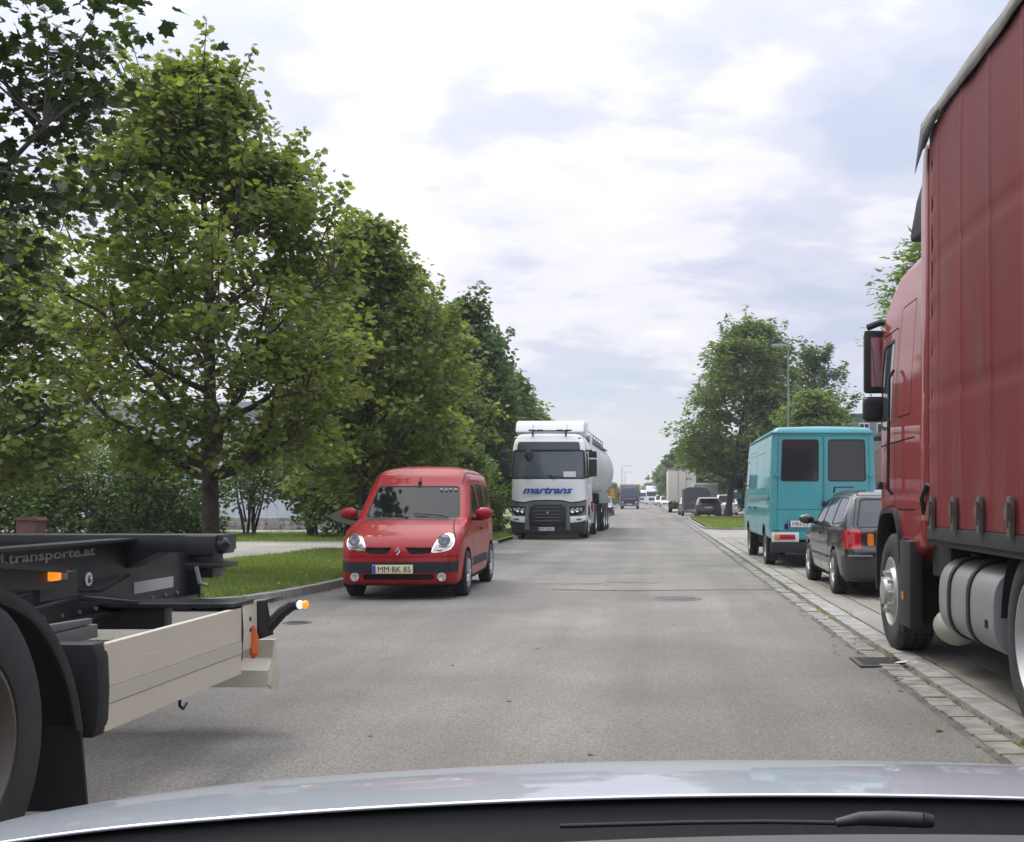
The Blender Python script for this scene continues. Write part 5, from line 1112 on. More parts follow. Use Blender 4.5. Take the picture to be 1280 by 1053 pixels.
    def setts(name, x0, wd, y0, y1, ln, z, label, jit=.012, m=M_SETT):
        b = MB(); y = y0
        while y < y1:
            l = ln*rnd.uniform(.85, 1.15); x = x0+bend(y)+rnd.uniform(-jit, jit); dzz = rnd.uniform(-.004, .004)
            b.box(x, x+wd, y, y+l-.008-.002*y/20, -.05, z+dzz); y += l
        return tag(b.build(name, m), label, 'paving', kind='structure')
    strip('gutter_bed', [(1.735+bend(y), y) for y in ys], [(2.32+bend(y), y) for y in ys], .002, mat('joint_dirt', (.125, .118, .10), .95, var=.4, vscale=3))
    setts('sett_gutter', 1.78, .155, -4, 46, .17, .012, 'row of worn granite setts along the right road edge')
    setts('flush_kerb', 2.00, .20, -4, 140, .42, .022, 'flat light kerbstones between the road and the parking bay', jit=.004, m=M_STONE)
    setts('sett_gutter', 1.80, .13, 46, 140, 1.0, .010, 'far run of light gutter stones along the right road edge', jit=.004)
    # bay pavers as long rows
    M_PAV = asphalt('paver', (.265, .25, .215), .3, .35)
    b = MB(); x = 2.235
    while x < 5.2:
        y = -6
        while y < 36:
            l = 2.6; b.box(x, x+.315, y, y+l-.006, -.05, .018+rnd.uniform(-.002, .002)); y += l
        x += .345
    tag(b.build('parking_bay', M_PAV), kind='structure')
    sheet('bay_bed', [(2.2, -6), (5.3, -6), (5.3, 36.2), (2.2, 36.2)], -.008, MATS['joint_dirt'])
    sheet('driveway', [(2.22, 36), (30, 36), (30, 47.1), (3.1, 47.1), (2.6, 47.5), (2.3, 48.2), (2.22, 49)], .012, M_PATH)
    sheet('grass_island', [(2.44, 74.9), (2.44, 49.6), (2.55, 48.5), (2.8, 47.85), (3.3, 47.35), (8.0, 47.2), (7.5, 74.9)], .09, M_GRASS)
    sheet('pavement', [(5.3, -6), (9, -6), (9, 36), (5.3, 36)], .03, M_PATH)
    sheet('pavement', [(5.6, 75), (5.6, 260), (9, 260), (9, 75)], .03, M_PATH)
    sheet('far_parking_bay', [(2.2, 75), (5.6, 75), (5.0, 260), (1.0, 260)], .008, M_PATH)
    # resurfaced patches, slightly proud of the old asphalt
    PT = asphalt('patch_asphalt', (.165, .158, .14), .35, .3); PL = asphalt('pale_patch_asphalt', (.215, .206, .184), .35, .3)
    for k, (x0, x1, y0, y1, m_) in enumerate(((-1.9, -.75, 17.6, 19.6, PL), (-3.9, -2.9, 24.5, 27.5, PT))):
        rq = random.Random(k); e = []
        for i in range(24):
            t = i/24*4; s_ = int(t); u = t-s_; c_ = [(x0, y0), (x1, y0), (x1, y1), (x0, y1)]; a, c = c_[s_], c_[(s_+1) % 4]
            e.append((a[0]*(1-u)+c[0]*u+rq.uniform(-.03, .03), a[1]*(1-u)+c[1]*u+rq.uniform(-.03, .03)))
        sheet('road_patch', e, .004, m_)
    # tar seams, manholes, drain
    tar = mat('tar_seam', (.055, .053, .05), .7)
    def seamline(pts, wd, label):
        b = MB(); n = len(pts); v = []; rs = random.Random(len(pts)+int(pts[0][0]*10))
        P = []
        for i in range(n-1):
            for k in range(14): t = k/14; P.append((pts[i][0]*(1-t)+pts[i+1][0]*t, pts[i][1]*(1-t)+pts[i+1][1]*t+rs.uniform(-.02, .02)))
        P.append(pts[-1])
        for i, (x, y) in enumerate(P):
            dx = P[min(i+1, len(P)-1)][0]-P[max(i-1, 0)][0]; dy = P[min(i+1, len(P)-1)][1]-P[max(i-1, 0)][1]; l = math.hypot(dx, dy)+1e-9; q = wd*rs.uniform(.25, 1.1)
            v += [(x-dy/l*q, y+dx/l*q, .004), (x+dy/l*q, y-dx/l*q, .004)]
        b.add(v, [(2*i, 2*i+1, 2*i+3, 2*i+2) for i in range(len(P)-1)]); tag(b.build('tar_seam', tar, weld=False), label, 'road marking', kind='structure')
    seamline([(-1.45, 16.5), (-.4, 16.3), (.8, 16.45), (1.75, 16.5)], .06, 'dark crack running across the road in front of the manhole')
    seamline([(-1.3, 20.2), (-.6, 20.1), (0, 20.25)], .03, 'short crack further up the road')
    seamline([(-2.2, 41), (-.3, 40.6), (1.7, 41)], .05, 'far crack across the road')
    seamline([(-.7, 17.9), (.1, 17.8)], .03, 'small crack beyond the long one')
    iron = mat('cast_iron', (.085, .08, .075), .6, .5, var=.3, vscale=20)
    def cover(x, y, r, label):
        rt = thing('manhole_cover', label, 'manhole cover', (x, y, 0))
        b = MB(); b.lathe([(.006, .001), (.006, r*.72), (.003, r*.74), (.003, r*.78)], (0, 0, 0), 'z', 40); b.build('lid', iron, rt)
        b = MB(); b.lathe([(.004, r*.80), (.009, r*.82), (.009, r), (.002, r*1.03)], (0, 0, 0), 'z', 40); b.build('frame', mat('iron_frame', (.12, .115, .105), .7), rt)
        b = MB()
        for i in range(-4, 5):
            h = math.sqrt(max(0, (r*.66)**2-(i*r*.15)**2)); b.box(i*r*.15-r*.025, i*r*.15+r*.025, -h, h, .006, .010)
        b.build('ribs', mat('iron_rib', (.10, .095, .09), .5, .6), rt)
    cover(.31, 15.0, .34, 'round iron manhole cover in the middle of the road')
    cover(-3.75, 12.1, .15, 'small round cover near the trailer lamp on the left')
    rt = thing('drain_grate', 'square drain grate at the road edge beside the red lorry', 'drain', (1.87, 9.15, 0))
    b = MB(); b.box(-.25, .25, -.25, -.21, 0, .016); b.box(-.25, .25, .21, .25, 0, .016); b.box(-.25, -.21, -.21, .21, 0, .016); b.box(.21, .25, -.21, .21, 0, .016); b.build('frame', iron, rt)
    b = MB()
    for i in range(7): b.box(-.21, .21, -.18+i*.06-.012, -.18+i*.06+.012, 0, .014)
    b.build('grate_bar', MATS['iron_rib'], rt)
    b = MB(); b.add([(-.21, -.21, .005), (.21, -.21, .005), (.21, .21, .005), (-.21, .21, .005)], [(0, 1, 2, 3)]); b.build('dark_well', M_SEAM, rt)
    b = MB(); b.add([(0, 0, 0), (.09, .02, .004), (.14, .08, .012), (.05, .07, .003)], [(0, 1, 2, 3)]); b.add([(.10, .02, .002), (.2, .0, .001), (.2, .06, .006)], [(0, 1, 2)])
    o = b.build('litter', M_PLATEW); o.location = (1.90, 9.0, .022); tag(o, 'scrap of white paper lying by the drain grate', 'litter')

def grass(name, area, n, h, m, seed, label, zb=.085, pred=None):
    rs = np.random.RandomState(seed); x0, x1, y0, y1 = area; k = n*2
    X = rs.uniform(x0, x1, k); Y = rs.uniform(y0, y1, k)
    if pred is not None: mk = pred(X, Y); X = X[mk][:n]; Y = Y[mk][:n]
    n = len(X); hh = h*rs.uniform(.4, 1.2, n)*(1+.5*np.sin(X*2.3)*np.cos(Y*1.7)); a = rs.uniform(0, 6.28, n); wv = .006+.004*rs.rand(n); l = rs.normal(0, .4, (n, 2))*hh[:, None]
    dx = np.cos(a)*wv; dy = np.sin(a)*wv; z = np.full(n, zb)
    V = np.stack([np.stack([X-dx, Y-dy, z], 1), np.stack([X+dx, Y+dy, z], 1), np.stack([X+l[:, 0], Y+l[:, 1], z+hh], 1)], 1)
    o = fast_mesh(name, V.reshape(-1, 3), 3, m); return tag(o, label, 'grass', kind='stuff')

# ---------------------------------------------------------------- buildings
def hall():
    rt = thing('industrial_hall', 'long pale industrial hall behind the hedge on the left', 'building', (-30, 53, 0))
    wl = mat('pale_cladding', (.62, .66, .72), .6, var=.06, vscale=.5); b = MB(); b.box(-34, 19.5, 0, 20, 0, 5.4)
    b.build('wall', wl, rt)
    b = MB()
    for k in range(107): b.box(-33.9+k*.5, -33.86+k*.5, -.03, 0, .3, 5.3)
    b.build('cladding_rib', wl, rt)
    b = MB(); b.prism([(-.6, 5.4), (20.6, 5.4), (20.6, 5.7), (10, 6.6), (-.6, 5.75)], 'x', -34.4, 19.9); b.build('roof', mat('grey_roof', (.33, .36, .40), .5), rt)
    for k in range(7):
        x = -30+k*7; b = MB(); b.box(x, x+3, -.06, .02, 2.6, 3.8); f = b.build('window', M_GLASS, rt)
        b = MB(); b.box(x-.08, x+3.08, -.08, -.05, 2.52, 2.6); b.box(x-.08, x+3.08, -.08, -.05, 3.8, 3.88); b.box(x+1.46, x+1.54, -.08, -.055, 2.6, 3.8); b.build('frame', M_WHITE, f)
def office():
    rt = thing('office_building', 'grey flat-roofed office block above the turquoise van', 'building', (24.5, 110, 0))
    gw = mat('grey_render', (.19, .21, .235), .8, var=.08, vscale=.6)
    b = MB(); b.box(-7, 0, 0, 14, 0, 9.2); b.box(0.002, 14, -1.5, 14, 0, 9.95); b.build('wall', gw, rt)
    b = MB(); b.box(-7.2, -.01, -.2, 14, 9.2, 9.45); b.box(-.1, 14.2, -1.7, 14, 9.95, 10.2); b.build('roof', mat('dark_coping', (.10, .11, .12), .6), rt)
    for fl in range(3):
        for x in (-6.2, -4.6, -2.9, -1.4, 1.0, 2.8, 5.0, 7.4, 10):
            z = 1.2+3.0*fl; y = -1.5 if x > 0 else 0
            b = MB(); b.box(x, x+1.0, y-.05, y+.03, z, z+1.35); w_ = b.build('window', M_WHITE, rt)
            b = MB(); b.box(x+.09, x+.46, y-.07, y-.045, z+.1, z+1.25); b.box(x+.54, x+.91, y-.07, y-.045, z+.1, z+1.25); b.build('pane', M_GLASS, w_)
    b = MB(); b.box(-7.05, 0, -.04, .0, 3.0, 3.5); b.build('coloured_band', mat('band_brick', (.16, .07, .06), .8), rt)
    rt = thing('shop_front', 'low building with a blue fascia seen past the turquoise van', 'building', (17.2, 62, 0))
    b = MB(); b.box(-4, 10, 0, 10, 0, 4.2); b.build('wall', mat('shop_wall', (.20, .15, .14), .8), rt)
    b = MB(); b.box(-4.1, 10, -.12, 0, 4.2, 4.9); b.build('fascia', mat('shop_blue', (.10, .13, .30), .5), rt)
    b = MB(); b.box(-4.15, 10.1, -.2, 10, 4.9, 5.1); b.build('roof', mat('dark_coping', (0, 0, 0)), rt)
    for k in range(4):
        b = MB(); b.box(-3.4+k*3, -1.2+k*3, -.06, .02, .4, 2.8); w_ = b.build('window', M_WHITE, rt); b = MB(); b.box(-3.3+k*3, -1.3+k*3, -.08, -.05, .5, 2.7); b.build('pane', M_GLASS, w_)
def lamp(label, x, y, h, arm=.9, r=.07):
    rt = thing('street_lamp', label, 'street lamp', (x, y, 0), 0, 'street lamps'); m = mat('galvanised', (.30, .31, .32), .5, .5)
    b = MB(); b.tube([(0, 0, 0), (0, 0, 1.2), (0, 0, h-.15)], [r*1.25, r, r*.6], 10); b.tube([(0, 0, 0), (0, 0, .9)], r*1.5, 10); b.build('pole', m, rt)
    b = MB(); b.tube([(0, 0, h-.2), (arm*.3, 0, h), (arm, 0, h+.03)], r*.5, 8); b.build('arm', m, rt)
    s = 1 if arm > 0 else -1
    b = MB(); b.box(min(arm, arm+s*.6), max(arm, arm+s*.6), -.12, .12, h-.02, h+.10); hd = b.build('lamp_head', m, rt, bevel=.04, seg=3)
    b = MB(); b.box(min(arm+s*.08, arm+s*.52), max(arm+s*.08, arm+s*.52), -.09, .09, h-.04, h-.02); b.build('lens', M_LAMP, hd)

def own_car():
    rt = thing('own_car', 'silver-blue bonnet, black cowl and grey dashboard of the car the view is taken from', 'car', (.17, 0, 0))
    P = mat('silver_blue_paint', (.33, .36, .40), .34, .12, .6, dirt=.10); W = 1.0
    def zc(y): t = y-1.29; return .985-.05*t-.2*t*t if t < .75 else .985-.05*.75-.2*.5625-(.05+.3)*(t-.75)-.45*(t-.75)**2
    b = MB(); ny, nx = 50, 60; v = []; f = []
    for i in range(ny+1):
        t = i/ny
        for j in range(nx+1):
            x = -W+2*W*j/nx; ax = abs(x); yr = 1.29-.024*(ax/.6)**2; ye = 2.42-.35*ax**3; y = yr+(ye-yr)*t
            z = zc(y)-.048*x*x-.13*max(0, ax-.72)**1.9-.02*max(0, ax-.3)*t
            if t > .97: z -= .0
            v.append((x, y, z))
    for i in range(ny):
        for j in range(nx): a = i*(nx+1)+j; f.append((a, a+1, a+nx+2, a+nx+1))
    b.add(v, f); b.build('bonnet', P, rt, ang=180, weld=False)
    # bright folded rear edge
    b = MB(); e = [Vector(v[j]) for j in range(nx+1)]; b.tube([p+Vector((0, -.002, .0005)) for p in e], .0024, 6); b.build('bonnet_edge', mat('edge_silver', (.7, .72, .74), .25, .6, 1.0), rt, ang=180)
    b = MB()
    for s in (1, -1):
        Pp = [Vector(v[i*(nx+1)+(nx if s > 0 else 0)]) for i in range(ny+1)]; n0 = len(b.v)
        for p in Pp: b.v += [tuple(p), (s*(W+.02), p.y, p.z-.25), (s*(W+.0), p.y, .35)]
        b.f += [(n0+3*i, n0+3*i+3, n0+3*i+4, n0+3*i+1) for i in range(ny)]+[(n0+3*i+1, n0+3*i+4, n0+3*i+5, n0+3*i+2) for i in range(ny)]
    fr = [Vector(v[ny*(nx+1)+j]) for j in range(nx+1)]; n0 = len(b.v)
    for p in fr: b.v += [tuple(p), (p.x, p.y+.06, p.z-.3), (p.x, p.y+.02, .25)]
    b.f += [(n0+3*i, n0+3*i+1, n0+3*i+4, n0+3*i+3) for i in range(nx)]+[(n0+3*i+1, n0+3*i+2, n0+3*i+5, n0+3*i+4) for i in range(nx)]
    b.build('front_wings', P, rt, ang=180, weld=False)
    # cowl and dashboard
    b = MB(); b2 = MB(); vv = []; ff = []
    for j in range(nx+1):
        p = e[j]; vv += [(p.x, p.y+.006, p.z-.003), (p.x, p.y-.06, p.z-.05), (p.x, p.y-.16, p.z-.055), (p.x, p.y-.40+.1*abs(p.x)**2, p.z+.035)]
    for j in range(nx):
        for k in range(3): a = 4*j+k; ff.append((a, a+1, a+5, a+4))
    b.add(vv, ff); b.build('cowl', mat('cowl_black', (.007, .008, .009), .7, bump=.1, bscale=60, spec=.2), rt, ang=180, weld=False)
    vv = []; ff = []
    for j in range(nx+1):
        x = e[j].x; z = 1.085-.075*abs(x/.9)**2.2; y = .80-.10*abs(x)**2
        vv += [(x, y+.02, z-.10), (x, y+.015, z-.012), (x, y, z), (x, y-.25, z+.0), (x, .15, z-.25)]
    for j in range(nx):
        for k in range(4): a = 5*j+k; ff.append((a, a+1, a+6, a+5))
    b2.add(vv, ff); b2.build('dashboard', mat('dash_grey', (.085, .08, .085), .7, bump=.3, bscale=400), rt, ang=180, weld=False)
    # wiper: arm, cap and blade (x relative to the car centre)
    def wp(px, py, Y): return (px-815)*Y/1430-.17, Y, 1.32-(py-623)*Y/1430
    b = MB(); b.tube([wp(1045, 1029, 1.07), wp(1075, 1023.5, 1.07), wp(1110, 1023.5, 1.07), wp(1152, 1025.5, 1.07)], [.004, .0065, .0075, .0075], 10); b.tube([wp(1153, 1025.5, 1.07), wp(1166, 1027, 1.07)], [.0075, .006], 10); wpr = b.build('wiper_arm', mat('wiper_grey', (.028, .028, .03), .5), rt, ang=60)
    b = MB(); b.tube([wp(1050, 1029, 1.075), wp(960, 1027.5, 1.085), wp(860, 1028.5, 1.09), wp(700, 1033, 1.07)], .0022, 6); b.build('wiper_blade', M_BLK, wpr, ang=60)
    return rt

# ---------------------------------------------------------------- far traffic
def blue_lorry():
    rt = thing('blue_lorry', 'dark blue lorry with yellow sides coming up the road in the distance', 'lorry', (-2.72, 138, 0)); bl = mat('navy_paint', (.015, .03, .10), .35, 0, .8); ye = mat('yellow_body', (.60, .44, .08), .5)
    b = MB(); b.prism([(.1, .45), (0, .7), (0, 1.5), (.15, 2.3), (.4, 2.9), (2.0, 2.9), (2.0, .45)], 'x', -1.08, 1.08); b.build('cab', bl, rt, bevel=.06)
    b = MB(); b.box(-.98, .98, -.0, .06, 1.52, 2.12); b.v = [(x, y+(z-1.5)*.2-.07, z) for x, y, z in b.v]; b.build('windscreen', mat('blue_screen', (.06, .08, .11), .15), rt)
    b = MB(); b.box(-.7, .7, -.06, -.02, .62, 1.0); b.build('grille', M_BLK, rt); b = MB(); b.box(-1.12, 1.12, -.08, .2, .35, .66); b.build('bumper', mat('pale_bumper', (.12, .15, .20), .5), rt, bevel=.05)
    for s in (1, -1):
        b = MB(); b.lathe([(-.04, .11), (0, .001)], (s*.82, -.04, .86), 'y', 12); b.build('headlight', M_LAMP, rt)
        b = MB(); b.box(s*1.25-.08, s*1.25+.08, .3, .4, 1.5, 2.1); b.build('wing_mirror', M_BLK, rt)
        wheel(rt, s*.95, 1.1, .48, .28, .28, s, 'disc'); wheel(rt, s*.95, 6.0, .48, .28, .28, s, 'truck')
    b = MB(); b.box(-.8, .8, -.05, -.02, 1.24, 1.29); b.box(-.62, .62, .27, .30, 2.55, 2.63); b.box(-.4, .4, .17, .20, 2.28, 2.32); b.build('pale_lettering_bars', mat('pale_pink_bar', (.5, .36, .40), .6), rt)
    b = MB(); b.box(-1.25, 1.25, 2.15, 9.0, .9, 3.05); b.build('load_body', ye, rt, bevel=.03); b = MB(); b.box(-.5, .5, 1, 9, .5, .9); b.build('chassis', M_BLK, rt)
    b = MB(); b.box(-.26, .26, -.1, -.085, .55, .66); b.build('number_plate', M_PLATEW, rt)
def far_lorry(label, x, y, body_col, cabw=True, H=3.6, L_=9, group=None, rz=0.0):
    rt = thing('distant_lorry', label, 'lorry', (x, y, 0), rz, group); c = mat('far_%d_%d' % (int(body_col[0]*100), int(body_col[2]*100)), body_col, .5)
    b = MB(); b.prism([(0, .6), (0, 1.7), (.35, 2.7), (.9, H), (2.1, H), (2.1, .6)], 'x', -1.2, 1.2); b.build('cab', M_WHITE if cabw else c, rt, bevel=.12, seg=3)
    b = MB(); b.prism([(-.03, 1.75), (.31, 2.68), (.36, 2.66), (.05, 1.75)], 'x', -1.05, 1.05); b.build('windscreen', M_GLASS, rt)
    b = MB(); b.box(-1.2, 1.2, -.06, .3, .35, .75); b.build('bumper', M_WHITE if cabw else M_BLK, rt, bevel=.05); b = MB(); b.box(-.6, .6, -.04, .0, .85, 1.4); b.build('grille', M_BLK, rt)
    b = MB(); b.box(-1.24, 1.24, 2.4, L_, 1.1, H-.1); b.build('load_body', c, rt, bevel=.03); b = MB(); b.box(-.5, .5, .4, L_, .6, 1.1); b.build('chassis', M_BLK, rt)
    for s in (1, -1):
        for yy in (1.2, L_-2): wheel(rt, s*1.05, yy, .5, .28, .28, s, 'disc')
def box_trailer():
    rt = thing('white_box_trailer', 'tall cream box trailer parked on the right, rear doors towards the viewer', 'trailer', (2.72, 103, 0), 0); c = mat('cream_box', (.60, .57, .50), .5, dirt=.1)
    b = MB(); b.box(-1.25, 1.25, 0, 13, 1.05, 3.92); b.build('box', c, rt, bevel=.02)
    for s in (1, -1):
        b = MB(); b.box(min(0.01*s, s*1.17), max(0.01*s, s*1.17), -.03, .0, 1.12, 3.82); d = b.build('rear_door', c, rt, bevel=.01)
        b = MB(); b.tube([(s*.35, -.06, 1.1), (s*.35, -.06, 3.85)], .02, 6); b.build('lock_bar', M_STEEL, d)
    b = MB(); b.box(-1.26, 1.26, -.06, .05, 3.88, 4.0); b.build('roof_edge', M_STEEL, rt)
    b = MB(); b.prism([(.28, 3.0), (.42, 3.15), (.52, 3.15), (.52, 3.0)], 'y', -.045, -.035); b.box(.55, .9, -.045, -.035, 3.0, 3.04); b.box(.58, .9, -.045, -.035, 3.08, 3.13); b.build('emblem', mat('emblem_grey', (.12, .13, .14), .6), rt)
    b = MB(); b.box(-1.2, 1.2, .0, .1, .55, .75); b.box(-.5, .5, .2, 13, .7, 1.05); b.box(-1.2, 1.2, .3, .4, .35, .9); b.build('chassis', M_BLK, rt)
    for s in (1, -1):
        b = MB(); b.box(s*.95-.15, s*.95+.15, -.03, .0, .6, .72); b.build('tail_light', M_TAIL, rt)
        for y in (1.6, 2.9, 4.2): wheel(rt, s*1.03, y, .5, .34, .28, s, 'truck')
    b = MB(); b.box(-.3, .3, .1, .2, .3, .5); b.build('spare_carrier', M_BLK, rt)
def covered_trailer():
    rt = thing('covered_trailer', 'dark grey tarpaulin-covered car trailer parked behind the dark hatchback', 'trailer', (3.20, 82, 0)); tp = mat('slate_tarp', (.075, .085, .10), .6, var=.1, vscale=2)
    b = MB(); b.prism([(-.95, .55), (.95, .55), (1.0, 1.85), (.75, 2.08), (.2, 2.16), (-.6, 2.12), (-.95, 2.0)], 'y', 0, 3.6); b.build('tarpaulin', tp, rt, bevel=.08, seg=3)
    b = MB(); b.box(-1.0, 1.0, -.05, 3.7, .42, .56); b.tube([(0, 3.6, .45), (0, 4.8, .45)], .05, 8); b.build('frame', M_STEEL, rt)
    for s in (1, -1):
        wheel(rt, s*.95, 1.9, .32, .2, .2, s); b = MB(); b.box(s*.8-.12, s*.8+.12, -.09, -.05, .44, .54); b.build('tail_light', M_TAIL, rt)
        b = MB(); b.tube([(s*.96, .2, .56), (s*.97, .2, 1.9)], .015, 5); b.tube([(s*.96, 3.4, .56), (s*.97, 3.4, 1.9)], .015, 5); b.build('hoop', M_STEEL, rt)
def tall_box_van():
    rt = thing('grey_box_van', 'light grey box van body showing above the tarpaulin-covered trailer', 'van', (4.35, 92, 0)); c = mat('light_grey_box', (.42, .45, .46), .5)
    b = MB(); b.box(-1.0, 1.0, 0, 3.6, .7, 2.55); b.build('box', c, rt, bevel=.04); b = MB(); b.prism([(3.62, .5), (3.62, 2.2), (4.4, 2.2), (4.9, 1.4), (5.4, 1.1), (5.4, .5)], 'x', -.95, .95); b.build('cab', c, rt, bevel=.06)
    b = MB(); b.box(-.97, .97, -.04, 0, 1.0, 2.4); b.build('rear_door', M_STEEL, rt)
    for s in (1, -1):
        for y in (1, 4.6): wheel(rt, s*.88, y, .35, .2, .2, s)
        b = MB(); b.box(s*.85-.08, s*.85+.08, -.07, -.04, .75, .95); b.build('tail_light', M_TAIL, rt)

def small_things():
    rt = thing('utility_cabinet', 'rust-brown utility cabinet standing in front of the hedge on the left', 'cabinet', (-12.05, 22.2, .05))
    b = MB(); b.box(-.21, .21, -.15, .15, 0, .84); b.build('housing', mat('rust_brown', (.115, .055, .045), .7, var=.2, vscale=6), rt, bevel=.02)
    b = MB(); b.box(-.18, .18, -.165, -.15, .08, .76); d = b.build('door', mat('rust_brown', (0, 0, 0)), rt, bevel=.006); b = MB(); b.box(.12, .14, -.18, -.165, .38, .5); b.build('handle', M_BLK, d)
    b = MB(); b.prism([(-.24, .84), (.24, .84), (.20, .90), (-.20, .90)], 'y', -.18, .18); b.build('lid', mat('rust_brown', (0, 0, 0)), rt)
    rt = thing('stone_wall', 'low rough stone wall behind the small trees on the left', 'wall', (-20, 45, .07)); b = MB(); rnd = random.Random(2)
    for r_ in range(3):
        x = -12.0+.1*r_
        while x < 9.4: l = rnd.uniform(.3, .7); b.box(x, x+l-.02, rnd.uniform(-.03, .02), .4, .17*r_, .17*r_+.15); x += l
    b.build('stones', mat('rough_stone', (.30, .29, .26), .9, var=.3, vscale=4, bump=.5), rt, bevel=.02)
    rt = thing('pointed_panel', 'grey pointed panel jutting from the hedge beside the red van mirror', 'panel', (-5.80, 21.2, 0))
    b = MB(); b.prism([(-.22, .99), (.0, 1.10), (.42, 1.10), (.42, .80), (.15, .84), (-.08, .90)], 'y', -.02, .02); b.build('board', mat('panel_grey', (.20, .215, .19), .7), rt)
    b = MB(); b.box(-.16, .40, .02, .05, .90, .94); b.box(.30, .34, .02, .5, .0, 1.0); b.build('bracket', M_BLK, rt)
    # signs
    rt = thing('orange_sign', 'orange road sign past the back of the tank trailer', 'sign', (-3.42, 98, 0)); b = MB(); b.box(-.19, .19, -.02, .02, 1.30, 2.15); b.build('board', mat('sign_orange', (.75, .28, .03), .5), rt); b = MB(); b.tube([(0, .04, 0), (0, .04, 2.1)], .03, 6); b.build('post', M_STEEL, rt)
    b = MB()
    rt = thing('direction_sign', 'small green and white sign on a pale post at the right grass edge', 'sign', (6.15, 84, 0)); b = MB(); b.box(-.42, .42, -.02, .02, 1.25, 1.72); b.build('board', mat('sign_green', (.03, .13, .13), .5), rt); b = MB(); b.box(-.3, .1, -.02, .02, 1.76, 1.92); b.build('top_plate', M_WHITE, rt); b = MB(); b.tube([(-.12, .05, 0), (-.12, .05, 1.9)], .04, 6); b.build('post', mat('pale_post', (.5, .48, .44), .7), rt)

# ================================================================ BUILD
setting(); hall(); office()
lamp('grey street lamp behind the turquoise van', 5.95, 50, 7.95, -.12, .036)
lamp('tall thin lamp pole beyond the blue lorry', -6.25, 238, 8.0, 1.4, .09); lamp('second, farther lamp pole beyond the blue lorry', -6.9, 292, 8.0, 1.4, .09)
lamp('short pale lamp pole behind the cream box trailer', 5.6, 120, 4.0, -.3)
small_things()
own_car(); container_trailer(); red_van(); white_lorry(); turquoise_van(); estate_car(); red_lorry()
hatch('dark hatchback with red tail lamps parked just past the grass island', (3.72, 79.2, 0), R(180), (.05, .055, .06), 4.2, .89, 1.42, step=.06)
covered_trailer(); tall_box_van(); box_trailer(); blue_lorry()
hatch('silver car parked ahead of the tarpaulin-covered trailer on the right', (2.95, 93, 0), R(180), (.30, .32, .34), 4.4, .88, 1.5)
hatch('white car glimpsed to the right of the dark hatchback', (5.6, 90, 0), R(180), (.62, .64, .66), 4.4, .88, 1.65)
hatch('dark car parked nose towards us behind the tank trailer', (-3.85, 87, 0), 0, (.02, .022, .03), 4.4, .88, 1.5)
hatch('white car parked beyond the cream box trailer', (2.1, 185, 0), 0, (.65, .66, .68), 4.4, .88, 1.7)
hatch('white van-like car at the bend ahead of the white lorry', (1.45, 215, 0), 0, (.62, .64, .66), 4.6, .95, 1.9)
far_lorry('white lorry coming round the far bend', -.05, 238, (.5, .52, .53), True, 3.9, 11)
far_lorry('pale lorry with a red front among the farthest traffic', -2.6, 290, (.45, .25, .24), True, 3.4, 10); far_lorry('dull grey lorry, farthest on the left of the bend', -4.0, 300, (.40, .43, .46), False, 3.2, 10)
far_lorry('reddish lorry between the two white ones far away', -1.2, 300, (.36, .26, .24), False, 3.4, 10)

# trees left
def prof_maple(u): return float(np.interp(u, [0, .12, .28, .45, .65, .82, .93, 1], [.55, .88, 1, .95, .74, .48, .27, .10]))
tree('maple_tree', 'green maple with a bare lower trunk standing on the grass island', (-7.15, 18.8, .08), 8.3, 1.85, 2.95, G1, 11, ncl=500, nl=60, size=.108, shoots=40, sig=.19, prof=prof_maple, nlimb=30, tr=.15, lean=(-.35, 0), squash=(1.0, .85))
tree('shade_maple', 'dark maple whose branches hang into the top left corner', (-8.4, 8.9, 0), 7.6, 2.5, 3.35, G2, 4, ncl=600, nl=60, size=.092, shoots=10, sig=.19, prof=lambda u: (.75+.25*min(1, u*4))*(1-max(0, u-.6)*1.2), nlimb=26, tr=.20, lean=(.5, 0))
# overhanging branch of the same tree's neighbour, reaching towards the road
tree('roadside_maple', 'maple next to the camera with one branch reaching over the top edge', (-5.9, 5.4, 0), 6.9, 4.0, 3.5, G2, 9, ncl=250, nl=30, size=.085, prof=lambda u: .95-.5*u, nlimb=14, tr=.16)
tree('maple_tree', 'second maple in the row, rising behind the red van', (-6.75, 27.0, .05), 7.7, 1.3, 2.2, G1, 23, ncl=420, nl=64, size=.12, shoots=30, sig=.20, prof=prof_maple, nlimb=26, tr=.14)
tree('maple_tree', 'third maple, between the red van roof and the dark sycamore', (-7.5, 34.5, .05), 7.8, 1.0, 2.3, G1, 31, ncl=380, nl=60, size=.13, shoots=26, sig=.20, prof=prof_maple, nlimb=24, tr=.14)
tree('maple_tree', 'maple at the far left edge behind the shade tree', (-14.8, 25, .05), 7.6, 1.6, 3.0, G1, 37, ncl=460, nl=34, size=.17, prof=prof_maple, nlimb=22, tr=.14)
tree('sycamore_tree', 'darker rounded sycamore left of the white lorry', (-7.6, 46, 0), 9.0, 1.0, 2.6, G3, 41, ncl=520, nl=46, size=.17, shoots=30, shape=MAPLE, nlimb=24, tr=.18)
tree('sycamore_tree', 'lower sycamore beyond the white lorry', (-8.3, 62, 0), 8.2, 1.0, 3.0, G3, 43, ncl=460, nl=36, size=.27, shape=OVAL, nlimb=20, tr=.18)
for i, (x, y, h) in enumerate(((-8.8, 76, 8.2), (-8.2, 95, 5.0))):
    tree('roadside_tree', ['broad green tree beyond the white lorry roof', 'smaller tree peeping out over the tank trailer'][i], (x, y, 0), h, .8, 3.2, G6 if i else G1, 50+i, ncl=300, nl=30, size=.34, shape=OVAL, nlimb=16)
